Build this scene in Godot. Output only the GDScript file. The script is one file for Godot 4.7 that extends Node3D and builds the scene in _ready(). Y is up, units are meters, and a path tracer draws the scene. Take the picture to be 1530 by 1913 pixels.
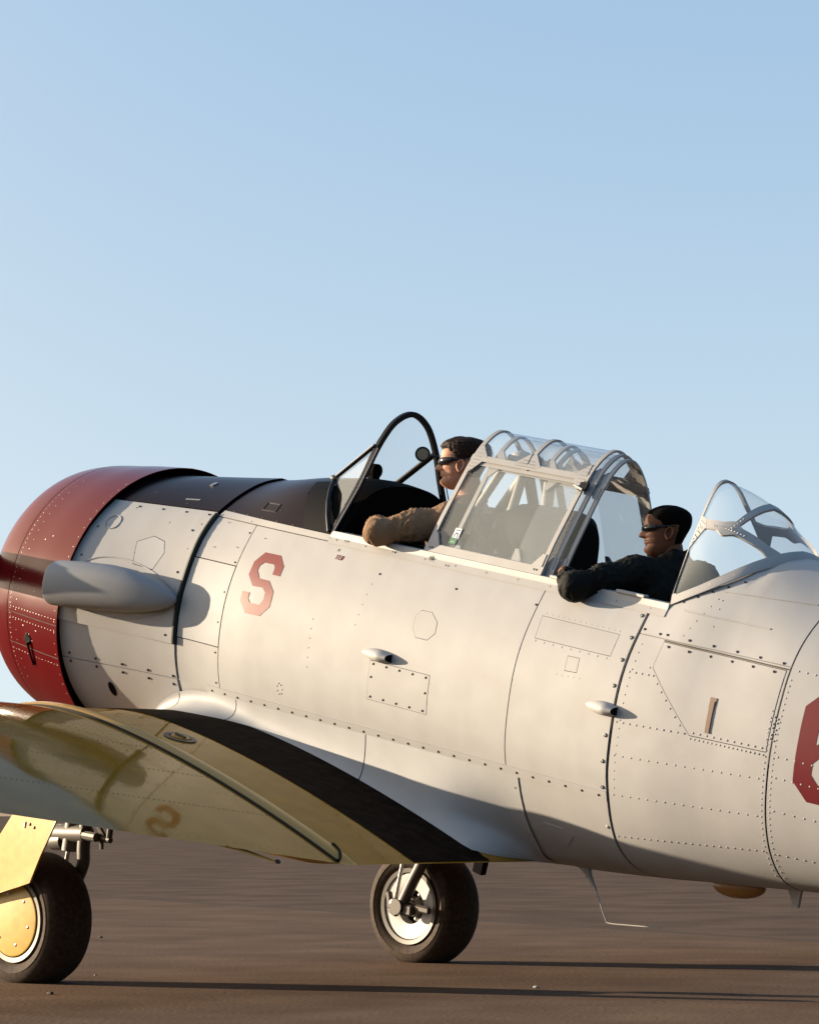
extends Node3D
# A silver training aeroplane on the tarmac at low sun. Body axes of the aeroplane: x runs aft, y up, z to its left side.

const PITCH := 0.20943951
const VC := 1.65
const CRANK := 1.636
var M := {}
var craft: Node3D
var secs := {}
var stations := []
var polars := []
var rivet_mesh: Mesh
var bolt_mesh: Mesh


# ---------------------------------------------------------------- shape collector
class Geo:
	var v := PackedVector3Array()
	var f := PackedInt32Array()
	var n := PackedVector3Array()

	func vert(p: Vector3) -> int:
		v.append(p)
		return v.size() - 1

	func tri(a: int, b: int, c: int) -> void:
		f.append(a); f.append(b); f.append(c)

	func quad(a: int, b: int, c: int, d: int) -> void:
		tri(a, b, c); tri(a, c, d)

	func grid(rows: Array, around := false, looped := false) -> void:
		var base := v.size()
		var m: int = rows[0].size()
		for r in rows:
			v.append_array(r)
		var nr := rows.size()
		for i in (nr if looped else nr - 1):
			var i2 := (i + 1) % nr
			for j in (m if around else m - 1):
				var j2 := (j + 1) % m
				quad(base + i * m + j, base + i * m + j2, base + i2 * m + j2, base + i2 * m + j)

	func fan(ring: PackedVector3Array, flip := false) -> void:
		var c := Vector3.ZERO
		for p in ring:
			c += p
		c /= ring.size()
		var k := vert(c)
		var base := v.size()
		v.append_array(ring)
		for j in ring.size():
			var j2 := (j + 1) % ring.size()
			if flip:
				tri(k, base + j2, base + j)
			else:
				tri(k, base + j, base + j2)

	func box(c: Vector3, s: Vector3, b := Basis(), bevel := 0.0) -> void:
		# rings stacked along local y, bevelled edges
		var h := s * 0.5
		var e := minf(bevel, minf(h.x, minf(h.y, h.z)) * 0.9)
		var rows := []
		var levels := [[-h.y, e], [-h.y + e, 0.0], [h.y - e, 0.0], [h.y, e]] if e > 0.0 else [[-h.y, 0.0], [h.y, 0.0]]
		for l in levels:
			var x: float = h.x - l[1]
			var z: float = h.z - l[1]
			var ring := PackedVector3Array()
			if e > 0.0:
				for q in [Vector2(x, z - e), Vector2(x - e, z), Vector2(-x + e, z), Vector2(-x, z - e), Vector2(-x, -z + e), Vector2(-x + e, -z), Vector2(x - e, -z), Vector2(x, -z + e)]:
					ring.append(c + b * Vector3(q.x, l[0], q.y))
			else:
				for q in [Vector2(x, z), Vector2(-x, z), Vector2(-x, -z), Vector2(x, -z)]:
					ring.append(c + b * Vector3(q.x, l[0], q.y))
			rows.append(ring)
		grid(rows, true)
		fan(rows[0], true)
		fan(rows[-1])

	func tube(path: PackedVector3Array, radii, sides := 10, caps := true, squash := Vector2.ONE) -> void:
		var rows := []
		var np := path.size()
		var up := Vector3.UP
		var t0 := (path[1] - path[0]).normalized()
		if absf(t0.dot(up)) > 0.9:
			up = Vector3.RIGHT
		var side := t0.cross(up).normalized()
		for i in np:
			var t := (path[mini(i + 1, np - 1)] - path[maxi(i - 1, 0)]).normalized()
			side = (side - t * side.dot(t)).normalized()
			var o := side.cross(t).normalized()
			var r: float = radii if radii is float else radii[i]
			var ring := PackedVector3Array()
			for k in sides:
				var a := TAU * k / sides
				ring.append(path[i] + side * cos(a) * r * squash.x + o * sin(a) * r * squash.y)
			rows.append(ring)
		grid(rows, true)
		if caps:
			fan(rows[0], true)
			fan(rows[-1])

	# profile of (along axis, radius); the axis is the local x of the transform
	func lathe(profile: Array, xf: Transform3D, sides := 48) -> void:
		var rows := []
		for q in profile:
			var ring := PackedVector3Array()
			for k in sides:
				var a := TAU * k / sides
				ring.append(xf * Vector3(q[0], cos(a) * q[1], sin(a) * q[1]))
			rows.append(ring)
		grid(rows, true)

	func ball(c: Vector3, r: Vector3, b := Basis(), nu := 16, nv := 10) -> void:
		var rows := []
		for i in nv + 1:
			var e := PI * i / nv - PI / 2
			var ring := PackedVector3Array()
			for k in nu:
				var a := TAU * k / nu
				ring.append(c + b * Vector3(r.x * cos(e) * cos(a), r.y * sin(e), r.z * cos(e) * sin(a)))
			rows.append(ring)
		grid(rows, true)

	# flat polygon raised between two depths; put(Vector2, depth) gives the place
	func prism(poly: PackedVector2Array, put: Callable, d0: float, d1: float) -> void:
		var idx := Geometry2D.triangulate_polygon(poly)
		for d in [d0, d1]:
			var base := v.size()
			for q in poly:
				v.append(put.call(q, d))
			for k in range(0, idx.size(), 3):
				if d == d1:
					tri(base + idx[k], base + idx[k + 1], base + idx[k + 2])
				else:
					tri(base + idx[k], base + idx[k + 2], base + idx[k + 1])
		var m := poly.size()
		var r0 := PackedVector3Array()
		var r1 := PackedVector3Array()
		for q in poly:
			r0.append(put.call(q, d0))
			r1.append(put.call(q, d1))
		grid([r0, r1], true)

	func mesh(crease := 35.0) -> ArrayMesh:
		var arrays := []
		arrays.resize(Mesh.ARRAY_MAX)
		var m := ArrayMesh.new()
		if f.is_empty():
			return m
		if n.size() == v.size():
			arrays[Mesh.ARRAY_VERTEX] = v
			arrays[Mesh.ARRAY_NORMAL] = n
			arrays[Mesh.ARRAY_INDEX] = f
			m.add_surface_from_arrays(Mesh.PRIMITIVE_TRIANGLES, arrays)
			return m
		var nf := f.size() / 3
		var fn := PackedVector3Array()
		fn.resize(nf)
		var count := PackedInt32Array()
		count.resize(v.size() + 1)
		for k in nf:
			var a := v[f[k * 3]]
			fn[k] = (v[f[k * 3 + 2]] - a).cross(v[f[k * 3 + 1]] - a)
			for c in 3:
				count[f[k * 3 + c] + 1] += 1
		for i in v.size():
			count[i + 1] += count[i]
		var fill := count.duplicate()
		var adj := PackedInt32Array()
		adj.resize(f.size())
		for k in nf:
			for c in 3:
				var i := f[k * 3 + c]
				adj[fill[i]] = k
				fill[i] += 1
		var ov := PackedVector3Array()
		var on := PackedVector3Array()
		ov.resize(f.size())
		on.resize(f.size())
		var lim := cos(deg_to_rad(crease))
		for k in nf:
			var own := fn[k].normalized()
			for c in 3:
				var i := f[k * 3 + c]
				var s := Vector3.ZERO
				for a in range(count[i], count[i + 1]):
					var o := fn[adj[a]]
					if o.normalized().dot(own) >= lim:
						s += o
				ov[k * 3 + c] = v[i]
				on[k * 3 + c] = s.normalized() if s.length_squared() > 1e-20 else (own if own.length_squared() > 0.5 else Vector3.UP)
		arrays[Mesh.ARRAY_VERTEX] = ov
		arrays[Mesh.ARRAY_NORMAL] = on
		m.add_surface_from_arrays(Mesh.PRIMITIVE_TRIANGLES, arrays)
		return m


# ---------------------------------------------------------------- nodes
func free_name(called: String, parent: Node) -> String:
	if not parent.has_node(NodePath(called)):
		return called
	var k := 1
	while parent.has_node(NodePath("%s_%03d" % [called, k])):
		k += 1
	return "%s_%03d" % [called, k]


func part(called: String, g, m: Material, parent: Node3D, crease := 35.0) -> MeshInstance3D:
	var o := MeshInstance3D.new()
	o.name = free_name(called, parent)
	o.mesh = g if g is Mesh else g.mesh(crease)
	o.material_override = null
	for s in o.mesh.get_surface_count():
		o.set_surface_override_material(s, m)
	parent.add_child(o, true)
	return o


func tag(o: Node3D, label: String, category: String, group := "", kind := "") -> void:
	o.set_meta("label", label)
	if category:
		o.set_meta("category", category)
	if group:
		o.set_meta("group", group)
	if kind:
		o.set_meta("kind", kind)


func group_node(called: String, parent: Node3D) -> Node3D:
	var o := Node3D.new()
	o.name = free_name(called, parent)
	parent.add_child(o, true)
	return o


func scatter(called: String, m: Mesh, mat: Material, places: Array, parent: Node3D) -> void:
	if places.is_empty():
		return
	var mm := MultiMesh.new()
	mm.transform_format = MultiMesh.TRANSFORM_3D
	mm.mesh = m
	mm.instance_count = places.size()
	for i in places.size():
		mm.set_instance_transform(i, places[i])
	var o := MultiMeshInstance3D.new()
	o.name = free_name(called, parent)
	o.multimesh = mm
	o.material_override = mat
	o.set_meta("kind", "stuff")
	parent.add_child(o, true)


# ---------------------------------------------------------------- materials
func noise_tex(seed_: int, freq: float, lo: Color, hi: Color, octaves := 4, size := 512, normal := 0.0, kind := FastNoiseLite.TYPE_SIMPLEX_SMOOTH) -> NoiseTexture2D:
	var n := FastNoiseLite.new()
	n.seed = seed_
	n.noise_type = kind
	n.frequency = freq
	n.fractal_octaves = octaves
	var t := NoiseTexture2D.new()
	t.width = size
	t.height = size
	t.seamless = true
	t.noise = n
	if normal > 0.0:
		t.as_normal_map = true
		t.bump_strength = normal
	else:
		var ramp := Gradient.new()
		ramp.set_color(0, lo)
		ramp.set_color(1, hi)
		t.color_ramp = ramp
	return t


func mat(called: String, lin: Color, rough: float, metal := 0.0, spec := 0.5) -> StandardMaterial3D:
	var m := StandardMaterial3D.new()
	m.resource_name = called
	m.albedo_color = lin.linear_to_srgb()
	m.roughness = rough
	m.metallic = metal
	m.metallic_specular = spec
	m.cull_mode = BaseMaterial3D.CULL_DISABLED
	M[called] = m
	return m


func triplanar(m: StandardMaterial3D, scale: float, world := false) -> void:
	m.uv1_triplanar = true
	m.uv1_world_triplanar = world
	m.uv1_scale = Vector3.ONE * scale


func glass(called: String, lin: Color, alpha: float) -> void:
	var m := mat(called, lin, 0.03, 0.0, 0.5)
	m.transparency = BaseMaterial3D.TRANSPARENCY_ALPHA
	m.albedo_color.a = alpha


func make_materials() -> void:
	var grime := noise_tex(3, 0.006, Color(0.955, 0.95, 0.945), Color(1, 1, 1), 5)
	var dents := noise_tex(5, 0.010, Color.BLACK, Color.WHITE, 4, 512, 2.2)
	for k in 3:
		var s := mat(["silver", "silver_light", "silver_warm"][k], [Color(0.316, 0.313, 0.311), Color(0.330, 0.334, 0.338), Color(0.325, 0.323, 0.322)][k], 0.6, 0.04, 0.24)
		s.albedo_texture = grime
		s.normal_enabled = true
		s.normal_texture = dents
		s.normal_scale = 0.028
		triplanar(s, 1.5)
	mat("frame_silver", Color(0.2886, 0.2808, 0.273), 0.5, 0.15).albedo_texture = grime
	triplanar(M.frame_silver, 2.0)
	mat("shroud_grey", Color(0.21, 0.215, 0.225), 0.5, 0.2, 0.3)
	mat("steel", Color(0.39, 0.3744, 0.351), 0.35, 0.8)
	mat("dull_steel", Color(0.0585, 0.05148, 0.04524), 0.5, 0.3)
	mat("rusty_steel", Color(0.1014, 0.0624, 0.0429), 0.55, 0.3)
	mat("bolt_dark", Color(0.039, 0.0351, 0.0312), 0.5, 0.4)
	mat("gap_dark", Color(0.00546, 0.00546, 0.00624), 0.9, 0.0, 0.1)
	mat("seal", Color(0.00936, 0.0156, 0.01248), 0.6)
	mat("cockpit_black", Color(0.00234, 0.00234, 0.00234), 0.8, 0.0, 0.12)
	mat("black_metal", Color(0.0039, 0.0039, 0.00468), 0.42, 0.0, 0.3)
	var red := mat("cowl_red", Color(0.075, 0.0022, 0.0035), 0.18, 0.0, 0.30)
	red.normal_enabled = true
	red.normal_texture = dents
	red.normal_scale = 0.05
	triplanar(red, 0.9)
	mat("letter_red", Color(0.0975, 0.00312, 0.00702), 0.42, 0.0, 0.35)
	mat("letter_faded", Color(0.135, 0.015, 0.015), 0.45, 0.0, 0.33)
	var deck := mat("deck_paint", Color(0.00663, 0.00234, 0.00429), 0.28, 0.0, 0.24)
	deck.normal_enabled = true
	deck.normal_texture = dents
	deck.normal_scale = 0.06
	triplanar(deck, 0.9)
	mat("flat_black", Color(0.00234, 0.00234, 0.00312), 0.6, 0.0, 0.2)
	var yel := mat("wing_yellow", Color(0.25, 0.125, 0.014), 0.06, 0.0, 0.135)
	yel.albedo_texture = noise_tex(21, 0.01, Color(0.86, 0.86, 0.84), Color(1, 1, 1), 5)
	yel.normal_enabled = true
	yel.normal_texture = dents
	yel.normal_scale = 0.08
	triplanar(yel, 0.8)
	mat("bead_yellow", Color(0.27, 0.145, 0.013), 0.35)
	var gy := mat("gear_yellow", Color(0.4836, 0.2964, 0.0429), 0.36)
	gy.albedo_texture = noise_tex(22, 0.01, Color(0.88, 0.88, 0.86), Color(1, 1, 1), 4)
	triplanar(gy, 3.0)
	var walk := mat("walkway_black", Color(0.01482, 0.01014, 0.00741), 0.9, 0.0, 0.12)
	walk.albedo_texture = noise_tex(31, 0.01, Color(0.5, 0.45, 0.4), Color(1, 1, 1), 5)
	walk.heightmap_enabled = true
	walk.heightmap_texture = noise_tex(32, 0.25, Color.BLACK, Color.WHITE, 2)
	walk.heightmap_scale = 0.2
	triplanar(walk, 2.0)
	var tyre := mat("rubber", Color(0.06084, 0.04368, 0.03276), 0.8, 0.0, 0.3)
	tyre.albedo_texture = noise_tex(41, 0.02, Color(0.6, 0.55, 0.5), Color(1, 1, 1), 5)
	triplanar(tyre, 3.0)
	mat("wheel_white", Color(0.4836, 0.468, 0.4446), 0.45)
	mat("rim_grey", Color(0.1092, 0.1014, 0.0897), 0.5, 0.2)
	glass("glass_clear", Color(0.429, 0.4524, 0.4524), 0.05)
	glass("glass_dusty", Color(0.3432, 0.3822, 0.3588), 0.17)
	glass("glass_side", Color(0.3276, 0.3744, 0.3744), 0.14)
	mat("mirror_tan", Color(0.16, 0.14, 0.085), 0.5)
	mat("seat_grey", Color(0.01404, 0.01404, 0.01404), 0.75, 0.0, 0.2)
	mat("hood_black", Color(0.00468, 0.00468, 0.00468), 0.7, 0.0, 0.2)
	mat("rivet_olive", Color(0.078, 0.0507, 0.00936), 0.5)
	mat("tube_grey", Color(0.1716, 0.1716, 0.156), 0.5, 0.1)
	mat("antenna_white", Color(0.273, 0.2574, 0.234), 0.5)
	mat("amber", Color(0.234, 0.1092, 0.0234), 0.4)
	# people
	for k in 2:
		var s := mat(["skin_light", "skin_brown"][k], [Color(0.4212, 0.2262, 0.1482), Color(0.1326, 0.05616, 0.02808)][k], 0.6, 0.0, 0.32)
		s.subsurf_scatter_enabled = true
		s.subsurf_scatter_strength = 0.08
		s.albedo_texture = noise_tex(50 + k, 0.03, Color(0.86, 0.80, 0.78), Color(1, 1, 1), 4)
		triplanar(s, 6.0)
		var h := mat(["hair_dark", "hair_black"][k], [Color(0.018, 0.0075, 0.004), Color(0.00312, 0.002496, 0.00234)][k], [0.55, 0.85][k], 0.0, [0.28, 0.15][k])
		h.heightmap_enabled = true
		h.heightmap_texture = noise_tex(55 + k, 0.12, Color.BLACK, Color.WHITE, 3)
		h.heightmap_scale = 0.25
		triplanar(h, [9.0, 20.0][k])
		var c := mat(["shirt_khaki", "jacket_black"][k], [Color(0.175, 0.105, 0.060), Color(0.003276, 0.00312, 0.002496)][k], [0.85, 0.75][k], 0.0, 0.25)
		c.heightmap_enabled = true
		c.heightmap_texture = noise_tex(60 + k, 0.02, Color.BLACK, Color.WHITE, 3)
		c.heightmap_scale = 0.3
		triplanar(c, 3.0)
	mat("lens_dark", Color(0.0078, 0.0078, 0.00858), 0.12, 0.0, 0.4)
	mat("lip_red", Color(0.2574, 0.0858, 0.0624), 0.5)
	# ground
	for k in 2:
		var a := mat(["asphalt", "asphalt_old"][k], [Color(0.178, 0.126, 0.093), Color(0.142, 0.103, 0.079)][k], 0.92, 0.0, 0.1)
		a.albedo_texture = noise_tex(70 + k, 0.004, Color(0.80, 0.785, 0.78), Color(1, 1, 1), 6, 1024)
		a.detail_enabled = true
		a.detail_blend_mode = BaseMaterial3D.BLEND_MODE_MUL
		a.detail_albedo = noise_tex(72 + k, 0.14, Color(0.66, 0.64, 0.62), Color(1, 1, 1), 2, 512)
		a.heightmap_enabled = true
		a.heightmap_texture = noise_tex(74 + k, 0.3, Color.BLACK, Color.WHITE, 2, 512)
		a.heightmap_scale = 0.25
		triplanar(a, 0.22, true)
		a.uv2_triplanar = true
		a.uv2_world_triplanar = true
		a.uv2_scale = Vector3.ONE * 1.7
		a.detail_uv_layer = BaseMaterial3D.DETAIL_UV_2
	mat("asphalt_seam", Color(0.0663, 0.04836, 0.03666), 0.9, 0.0, 0.1)
	mat("line_orange", Color(0.234, 0.1287, 0.0663), 0.85, 0.0, 0.1)
	var g := mat("dry_grass", Color(0.3276, 0.195, 0.078), 0.95)
	g.albedo_texture = noise_tex(80, 0.02, Color(0.6, 0.55, 0.5), Color(1, 1, 1), 5)
	triplanar(g, 0.05, true)
	mat("pebble_grey", Color(0.273, 0.2574, 0.234), 0.8)
	mat("pebble_dark", Color(0.0234, 0.0195, 0.0156), 0.8)
	mat("sticker_white", Color(0.585, 0.585, 0.5616), 0.5)
	mat("sticker_blue", Color(0.0234, 0.0468, 0.1248), 0.5)
	mat("sticker_green", Color(0.0156, 0.1014, 0.0624), 0.5)
	mat("sticker_lime", Color(0.1248, 0.2496, 0.078), 0.5)
	mat("primer_green", Color(0.0468, 0.0585, 0.0273), 0.7)


# ---------------------------------------------------------------- fuselage surface
func add_station(u: float, pts: Array) -> void:
	stations.append(u)
	var pol := PackedFloat32Array()
	for k in 61:
		var t := deg_to_rad(90.0 - 3.0 * k)
		var d := Vector2(cos(t), sin(t))
		var best := -1.0
		for i in pts.size() - 1:
			var a := Vector2(pts[i][1], pts[i][0] - VC)
			var b := Vector2(pts[i + 1][1], pts[i + 1][0] - VC)
			var den := d.cross(b - a)
			if absf(den) < 1e-9:
				continue
			var s := a.cross(d) / den
			var hit := (a + (b - a) * s).dot(d)
			if s >= -1e-5 and s <= 1.0 + 1e-5 and hit > 0:
				best = hit
				break
		if best < 0:
			best = absf(pts[0][0] - VC) if k < 30 else absf(pts[-1][0] - VC)
		pol.append(best)
	for pass_ in 2:
		var c := pol.duplicate()
		for k in range(1, 60):
			pol[k] = c[k] * 0.5 + (c[k - 1] + c[k + 1]) * 0.25
	polars.append(pol)


func make_stations() -> void:
	var ring := []
	for k in 41:
		var t := PI / 2 - PI * k / 40
		var a := 90.0 - 4.5 * k
		var r := lerpf(0.695, 0.672, a / 90.0) if a > 0 else lerpf(0.695, 0.655, -a / 90.0)
		ring.append([CRANK + r * sin(t), r * cos(t)])
	add_station(-0.895, ring)
	add_station(-0.2, [[2.393, 0], [2.375, .096], [2.346, .17], [2.306, .24], [2.264, .305], [2.225, .352], [2.20, .385], [2.166, .413], [2.084, .468], [1.994, .503], [1.89, .53], [1.80, .547], [1.70, .552], [1.61, .547], [1.5, .528], [1.4, .493], [1.3, .44], [1.2, .37], [1.12, .28], [1.0, .15], [0.98, 0]])
	var top := [[2.47, 0], [2.465, .1], [2.445, .2], [2.40, .275], [2.33, .335], [2.27, .377], [2.22, .404]]
	add_station(0.3, top + [[2.1, .462], [2.0, .505], [1.9, .535], [1.8, .55], [1.7, .553], [1.6, .548], [1.5, .53], [1.4, .498], [1.3, .45], [1.2, .38], [1.12, .29], [0.98, .16], [0.95, 0]])
	add_station(1.5, top + [[2.1, .465], [2.0, .507], [1.9, .537], [1.8, .55], [1.7, .551], [1.6, .546], [1.5, .531], [1.4, .497], [1.3, .452], [1.2, .385], [1.12, .30], [0.97, .17], [0.93, 0]])
	add_station(2.1, top + [[2.1, .466], [2.0, .509], [1.9, .537], [1.8, .549], [1.7, .549], [1.6, .544], [1.5, .532], [1.4, .498], [1.3, .455], [1.2, .39], [1.12, .31], [1.03, .19], [0.985, 0]])
	add_station(2.55, top + [[2.1, .466], [2.0, .511], [1.9, .537], [1.8, .548], [1.7, .547], [1.6, .543], [1.5, .532], [1.4, .499], [1.3, .458], [1.2, .395], [1.12, .295], [1.08, .2], [1.045, 0]])
	add_station(2.8, [[2.50, 0], [2.47, .15], [2.42, .26], [2.35, .34], [2.25, .405], [2.15, .453], [2.0, .505], [1.9, .528], [1.8, .538], [1.7, .538], [1.6, .533], [1.5, .52], [1.4, .49], [1.3, .443], [1.2, .372], [1.14, .28], [1.1, .17], [1.085, 0]])
	add_station(3.0, [[2.513, 0], [2.49, .15], [2.43, .255], [2.35, .325], [2.25, .385], [2.15, .435], [2.0, .488], [1.9, .508], [1.8, .519], [1.7, .52], [1.6, .514], [1.5, .498], [1.4, .466], [1.3, .417], [1.2, .33], [1.15, .24], [1.125, .13], [1.115, 0]])
	var e := [[2.49, 0], [2.455, .12], [2.38, .222], [2.295, .309], [2.232, .372], [2.155, .422], [2.089, .45], [2.025, .467], [1.888, .49], [1.752, .498], [1.662, .492], [1.586, .482], [1.51, .468], [1.42, .436], [1.346, .398], [1.271, .336], [1.216, .266], [1.18, .15], [1.17, 0]]
	add_station(3.35, e)
	for q in [[4.2, 0.84, 0.80], [5.2, 0.62, 0.56], [6.1, 0.42, 0.34], [6.9, 0.22, 0.12]]:
		var c := []
		for p in e:
			c.append([1.92 + (p[0] - 1.92) * q[1], p[1] * q[2]])
		add_station(q[0], c)


func polar_at(u: float) -> PackedFloat32Array:
	var n := stations.size()
	u = clampf(u, stations[0], stations[n - 1])
	var k := 0
	while k < n - 2 and u > stations[k + 1]:
		k += 1
	var h: float = stations[k + 1] - stations[k]
	var t: float = (u - stations[k]) / h
	var a: PackedFloat32Array = polars[k]
	var b: PackedFloat32Array = polars[k + 1]
	var pa: PackedFloat32Array = polars[maxi(k - 1, 0)]
	var pb: PackedFloat32Array = polars[mini(k + 2, n - 1)]
	var ha: float = h + (stations[k] - stations[k - 1] if k > 0 else 0.0)
	var hb: float = h + (stations[k + 2] - stations[k + 1] if k + 2 < n else 0.0)
	var out := PackedFloat32Array()
	out.resize(61)
	var t2 := t * t
	var t3 := t2 * t
	for i in 61:
		var ma := (b[i] - pa[i]) / ha * h
		var mb := (pb[i] - a[i]) / hb * h
		if k == 0:
			ma = b[i] - a[i]
		out[i] = (2 * t3 - 3 * t2 + 1) * a[i] + (t3 - 2 * t2 + t) * ma + (3 * t2 - 2 * t3) * b[i] + (t3 - t2) * mb
	return out


func section(i: int) -> Array:
	if not secs.has(i):
		var r := polar_at(i * 0.01)
		var hv := PackedFloat32Array()
		var hz := PackedFloat32Array()
		for k in 61:
			var t := deg_to_rad(90.0 - 3.0 * k)
			hv.append(VC + r[k] * sin(t))
			hz.append(r[k] * cos(t))
		secs[i] = [hv, hz, r]
	return secs[i]


func half_i(i: int, v: float) -> float:
	var s := section(i)
	var hv: PackedFloat32Array = s[0]
	var hz: PackedFloat32Array = s[1]
	if v >= hv[0] or v <= hv[60]:
		return 0.0
	var lo := 0
	var hi := 60
	while hi - lo > 1:
		var m := (lo + hi) / 2
		if hv[m] > v:
			lo = m
		else:
			hi = m
	return lerpf(hz[lo], hz[hi], (hv[lo] - v) / maxf(hv[lo] - hv[hi], 1e-6))


func half(u: float, v: float) -> float:
	var x := u * 100.0
	var i := floori(x)
	return lerpf(half_i(i, v), half_i(i + 1, v), x - i)


func side_normal(u: float, v: float) -> Vector3:
	return Vector3(-(half(u + 0.02, v) - half(u - 0.02, v)) / 0.04, -(half(u, v + 0.02) - half(u, v - 0.02)) / 0.04, 1.0).normalized()


func sp(u: float, v: float, off := 0.0, side := 1.0) -> Vector3:
	var p := Vector3(u, v, half(u, v)) + side_normal(u, v) * off
	p.z *= side
	return p


func angle_at(u: float, v: float) -> float:      # degrees down from the top where the skin is at height v
	var hv: PackedFloat32Array = section(roundi(u * 100.0))[0]
	for k in 60:
		if v <= hv[k] and v >= hv[k + 1]:
			return 3.0 * (k + (hv[k] - v) / maxf(hv[k] - hv[k + 1], 1e-6))
	return 0.0 if v > VC else 180.0


func tp(u: float, a: float, off := 0.0) -> Vector3:   # a: degrees from the top, positive to the left side
	var x := u * 100.0
	var i := floori(x)
	var b := absf(a) / 3.0
	var k := mini(int(b), 59)
	var ra: PackedFloat32Array = section(i)[2]
	var rb: PackedFloat32Array = section(i + 1)[2]
	var r := lerpf(lerpf(ra[k], ra[k + 1], b - k), lerpf(rb[k], rb[k + 1], b - k), x - i) + off
	var t := deg_to_rad(90.0 - absf(a))
	return Vector3(u, VC + r * sin(t), r * cos(t) * signf(a))


func skin_put(g: Geo, u: float, v: float, off: float, side: float) -> int:
	var nn := side_normal(u, v)
	var p := Vector3(u, v, half(u, v)) + nn * off
	p.z *= side
	nn.z *= side
	g.n.append(nn)
	return g.vert(p)


# a plate on the side of the fuselage: poly in (along, height), cut to small cells so that it follows the skin
func plate(g: Geo, poly: PackedVector2Array, off: float, depth: float, side := 1.0, holes := [], cell := 0.07) -> void:
	var lo := poly[0]
	var hi := poly[0]
	for q in poly:
		lo = lo.min(q)
		hi = hi.max(q)
	var nx := maxi(1, ceili((hi.x - lo.x) / (cell * 1.6)))
	var ny := maxi(1, ceili((hi.y - lo.y) / (cell * 0.7)))
	for i in nx:
		for j in ny:
			var a := Vector2(lerpf(lo.x, hi.x, float(i) / nx), lerpf(lo.y, hi.y, float(j) / ny))
			var b := Vector2(lerpf(lo.x, hi.x, float(i + 1) / nx), lerpf(lo.y, hi.y, float(j + 1) / ny))
			plate_cell(g, poly, holes, a, b, off, side, 0)
	if depth > 0.0:
		for ring in [poly] + holes:
			for k in ring.size():
				var a: Vector2 = ring[k]
				var b: Vector2 = ring[(k + 1) % ring.size()]
				var m := maxi(1, ceili(a.distance_to(b) / cell))
				for s in m:
					var q0 := a.lerp(b, float(s) / m)
					var q1 := a.lerp(b, float(s + 1) / m)
					var p := [sp(q0.x, q0.y, off, side), sp(q1.x, q1.y, off, side), sp(q1.x, q1.y, off - depth, side), sp(q0.x, q0.y, off - depth, side)]
					var nn: Vector3 = (p[2] - p[0]).cross(p[1] - p[0]).normalized()
					var base := g.v.size()
					for x in p:
						g.vert(x)
						g.n.append(nn)
					g.quad(base, base + 1, base + 2, base + 3)


func plate_cell(g: Geo, poly: PackedVector2Array, holes: Array, a: Vector2, b: Vector2, off: float, side: float, deep: int) -> void:
	var cellp := PackedVector2Array([a, Vector2(b.x, a.y), b, Vector2(a.x, b.y)])
	var bits: Array = Geometry2D.intersect_polygons(cellp, poly)
	for h in holes:
		var next := []
		for q in bits:
			next.append_array(Geometry2D.clip_polygons(q, h))
		bits = next
	for q in bits:
		if Geometry2D.is_polygon_clockwise(q) and holes.size() > 0 and deep < 4:
			var c := (a + b) * 0.5
			plate_cell(g, poly, holes, a, c, off, side, deep + 1)
			plate_cell(g, poly, holes, Vector2(c.x, a.y), Vector2(b.x, c.y), off, side, deep + 1)
			plate_cell(g, poly, holes, Vector2(a.x, c.y), Vector2(c.x, b.y), off, side, deep + 1)
			plate_cell(g, poly, holes, c, b, off, side, deep + 1)
			return
	for q in bits:
		var idx := Geometry2D.triangulate_polygon(q)
		if idx.is_empty():
			continue
		var base := g.v.size()
		for x in q:
			skin_put(g, x.x, x.y, off, side)
		for k in range(0, idx.size(), 3):
			var i0 := base + idx[k]
			var i1 := base + idx[k + 1]
			var i2 := base + idx[k + 2]
			if (g.v[i2] - g.v[i0]).cross(g.v[i1] - g.v[i0]).dot(g.n[i0]) < 0:
				g.tri(i0, i2, i1)
			else:
				g.tri(i0, i1, i2)


func rect(u0: float, v0: float, u1: float, v1: float) -> PackedVector2Array:
	return PackedVector2Array([Vector2(u0, v0), Vector2(u1, v0), Vector2(u1, v1), Vector2(u0, v1)])


func pts2(a: Array) -> PackedVector2Array:
	var p := PackedVector2Array()
	for q in a:
		p.append(Vector2(q[0], q[1]))
	if Geometry2D.is_polygon_clockwise(p):
		p.reverse()
	return p


func shrunk(p: PackedVector2Array, d: float) -> PackedVector2Array:
	var r := Geometry2D.offset_polygon(p, d)
	return r[0] if r.size() else p


func facing(p: Vector3, nn: Vector3, s := 1.0) -> Transform3D:   # local y along nn
	var x := nn.cross(Vector3(0.31, 0.2, 0.93)).normalized()
	return Transform3D(Basis(x * s, nn * s, x.cross(nn) * s), p)


func at_side(u: float, v: float, off := 0.0, side := 1.0, s := 1.0) -> Transform3D:
	var nn := side_normal(u, v)
	nn.z *= side
	return facing(sp(u, v, off, side), nn, s)


func row(into: Array, u0: float, v0: float, u1: float, v1: float, n: int, off := 0.0, s := 1.0) -> void:
	for k in n:
		var t := float(k) / maxi(n - 1, 1)
		into.append(at_side(lerpf(u0, u1, t), lerpf(v0, v1, t), off, 1.0, s))


func catmull(a: Array, per := 6) -> PackedVector3Array:
	var out := PackedVector3Array()
	for i in a.size() - 1:
		for k in per:
			out.append(a[i].cubic_interpolate(a[i + 1], a[maxi(i - 1, 0)], a[mini(i + 2, a.size() - 1)], float(k) / per))
	out.append(a[-1])
	return out


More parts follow.
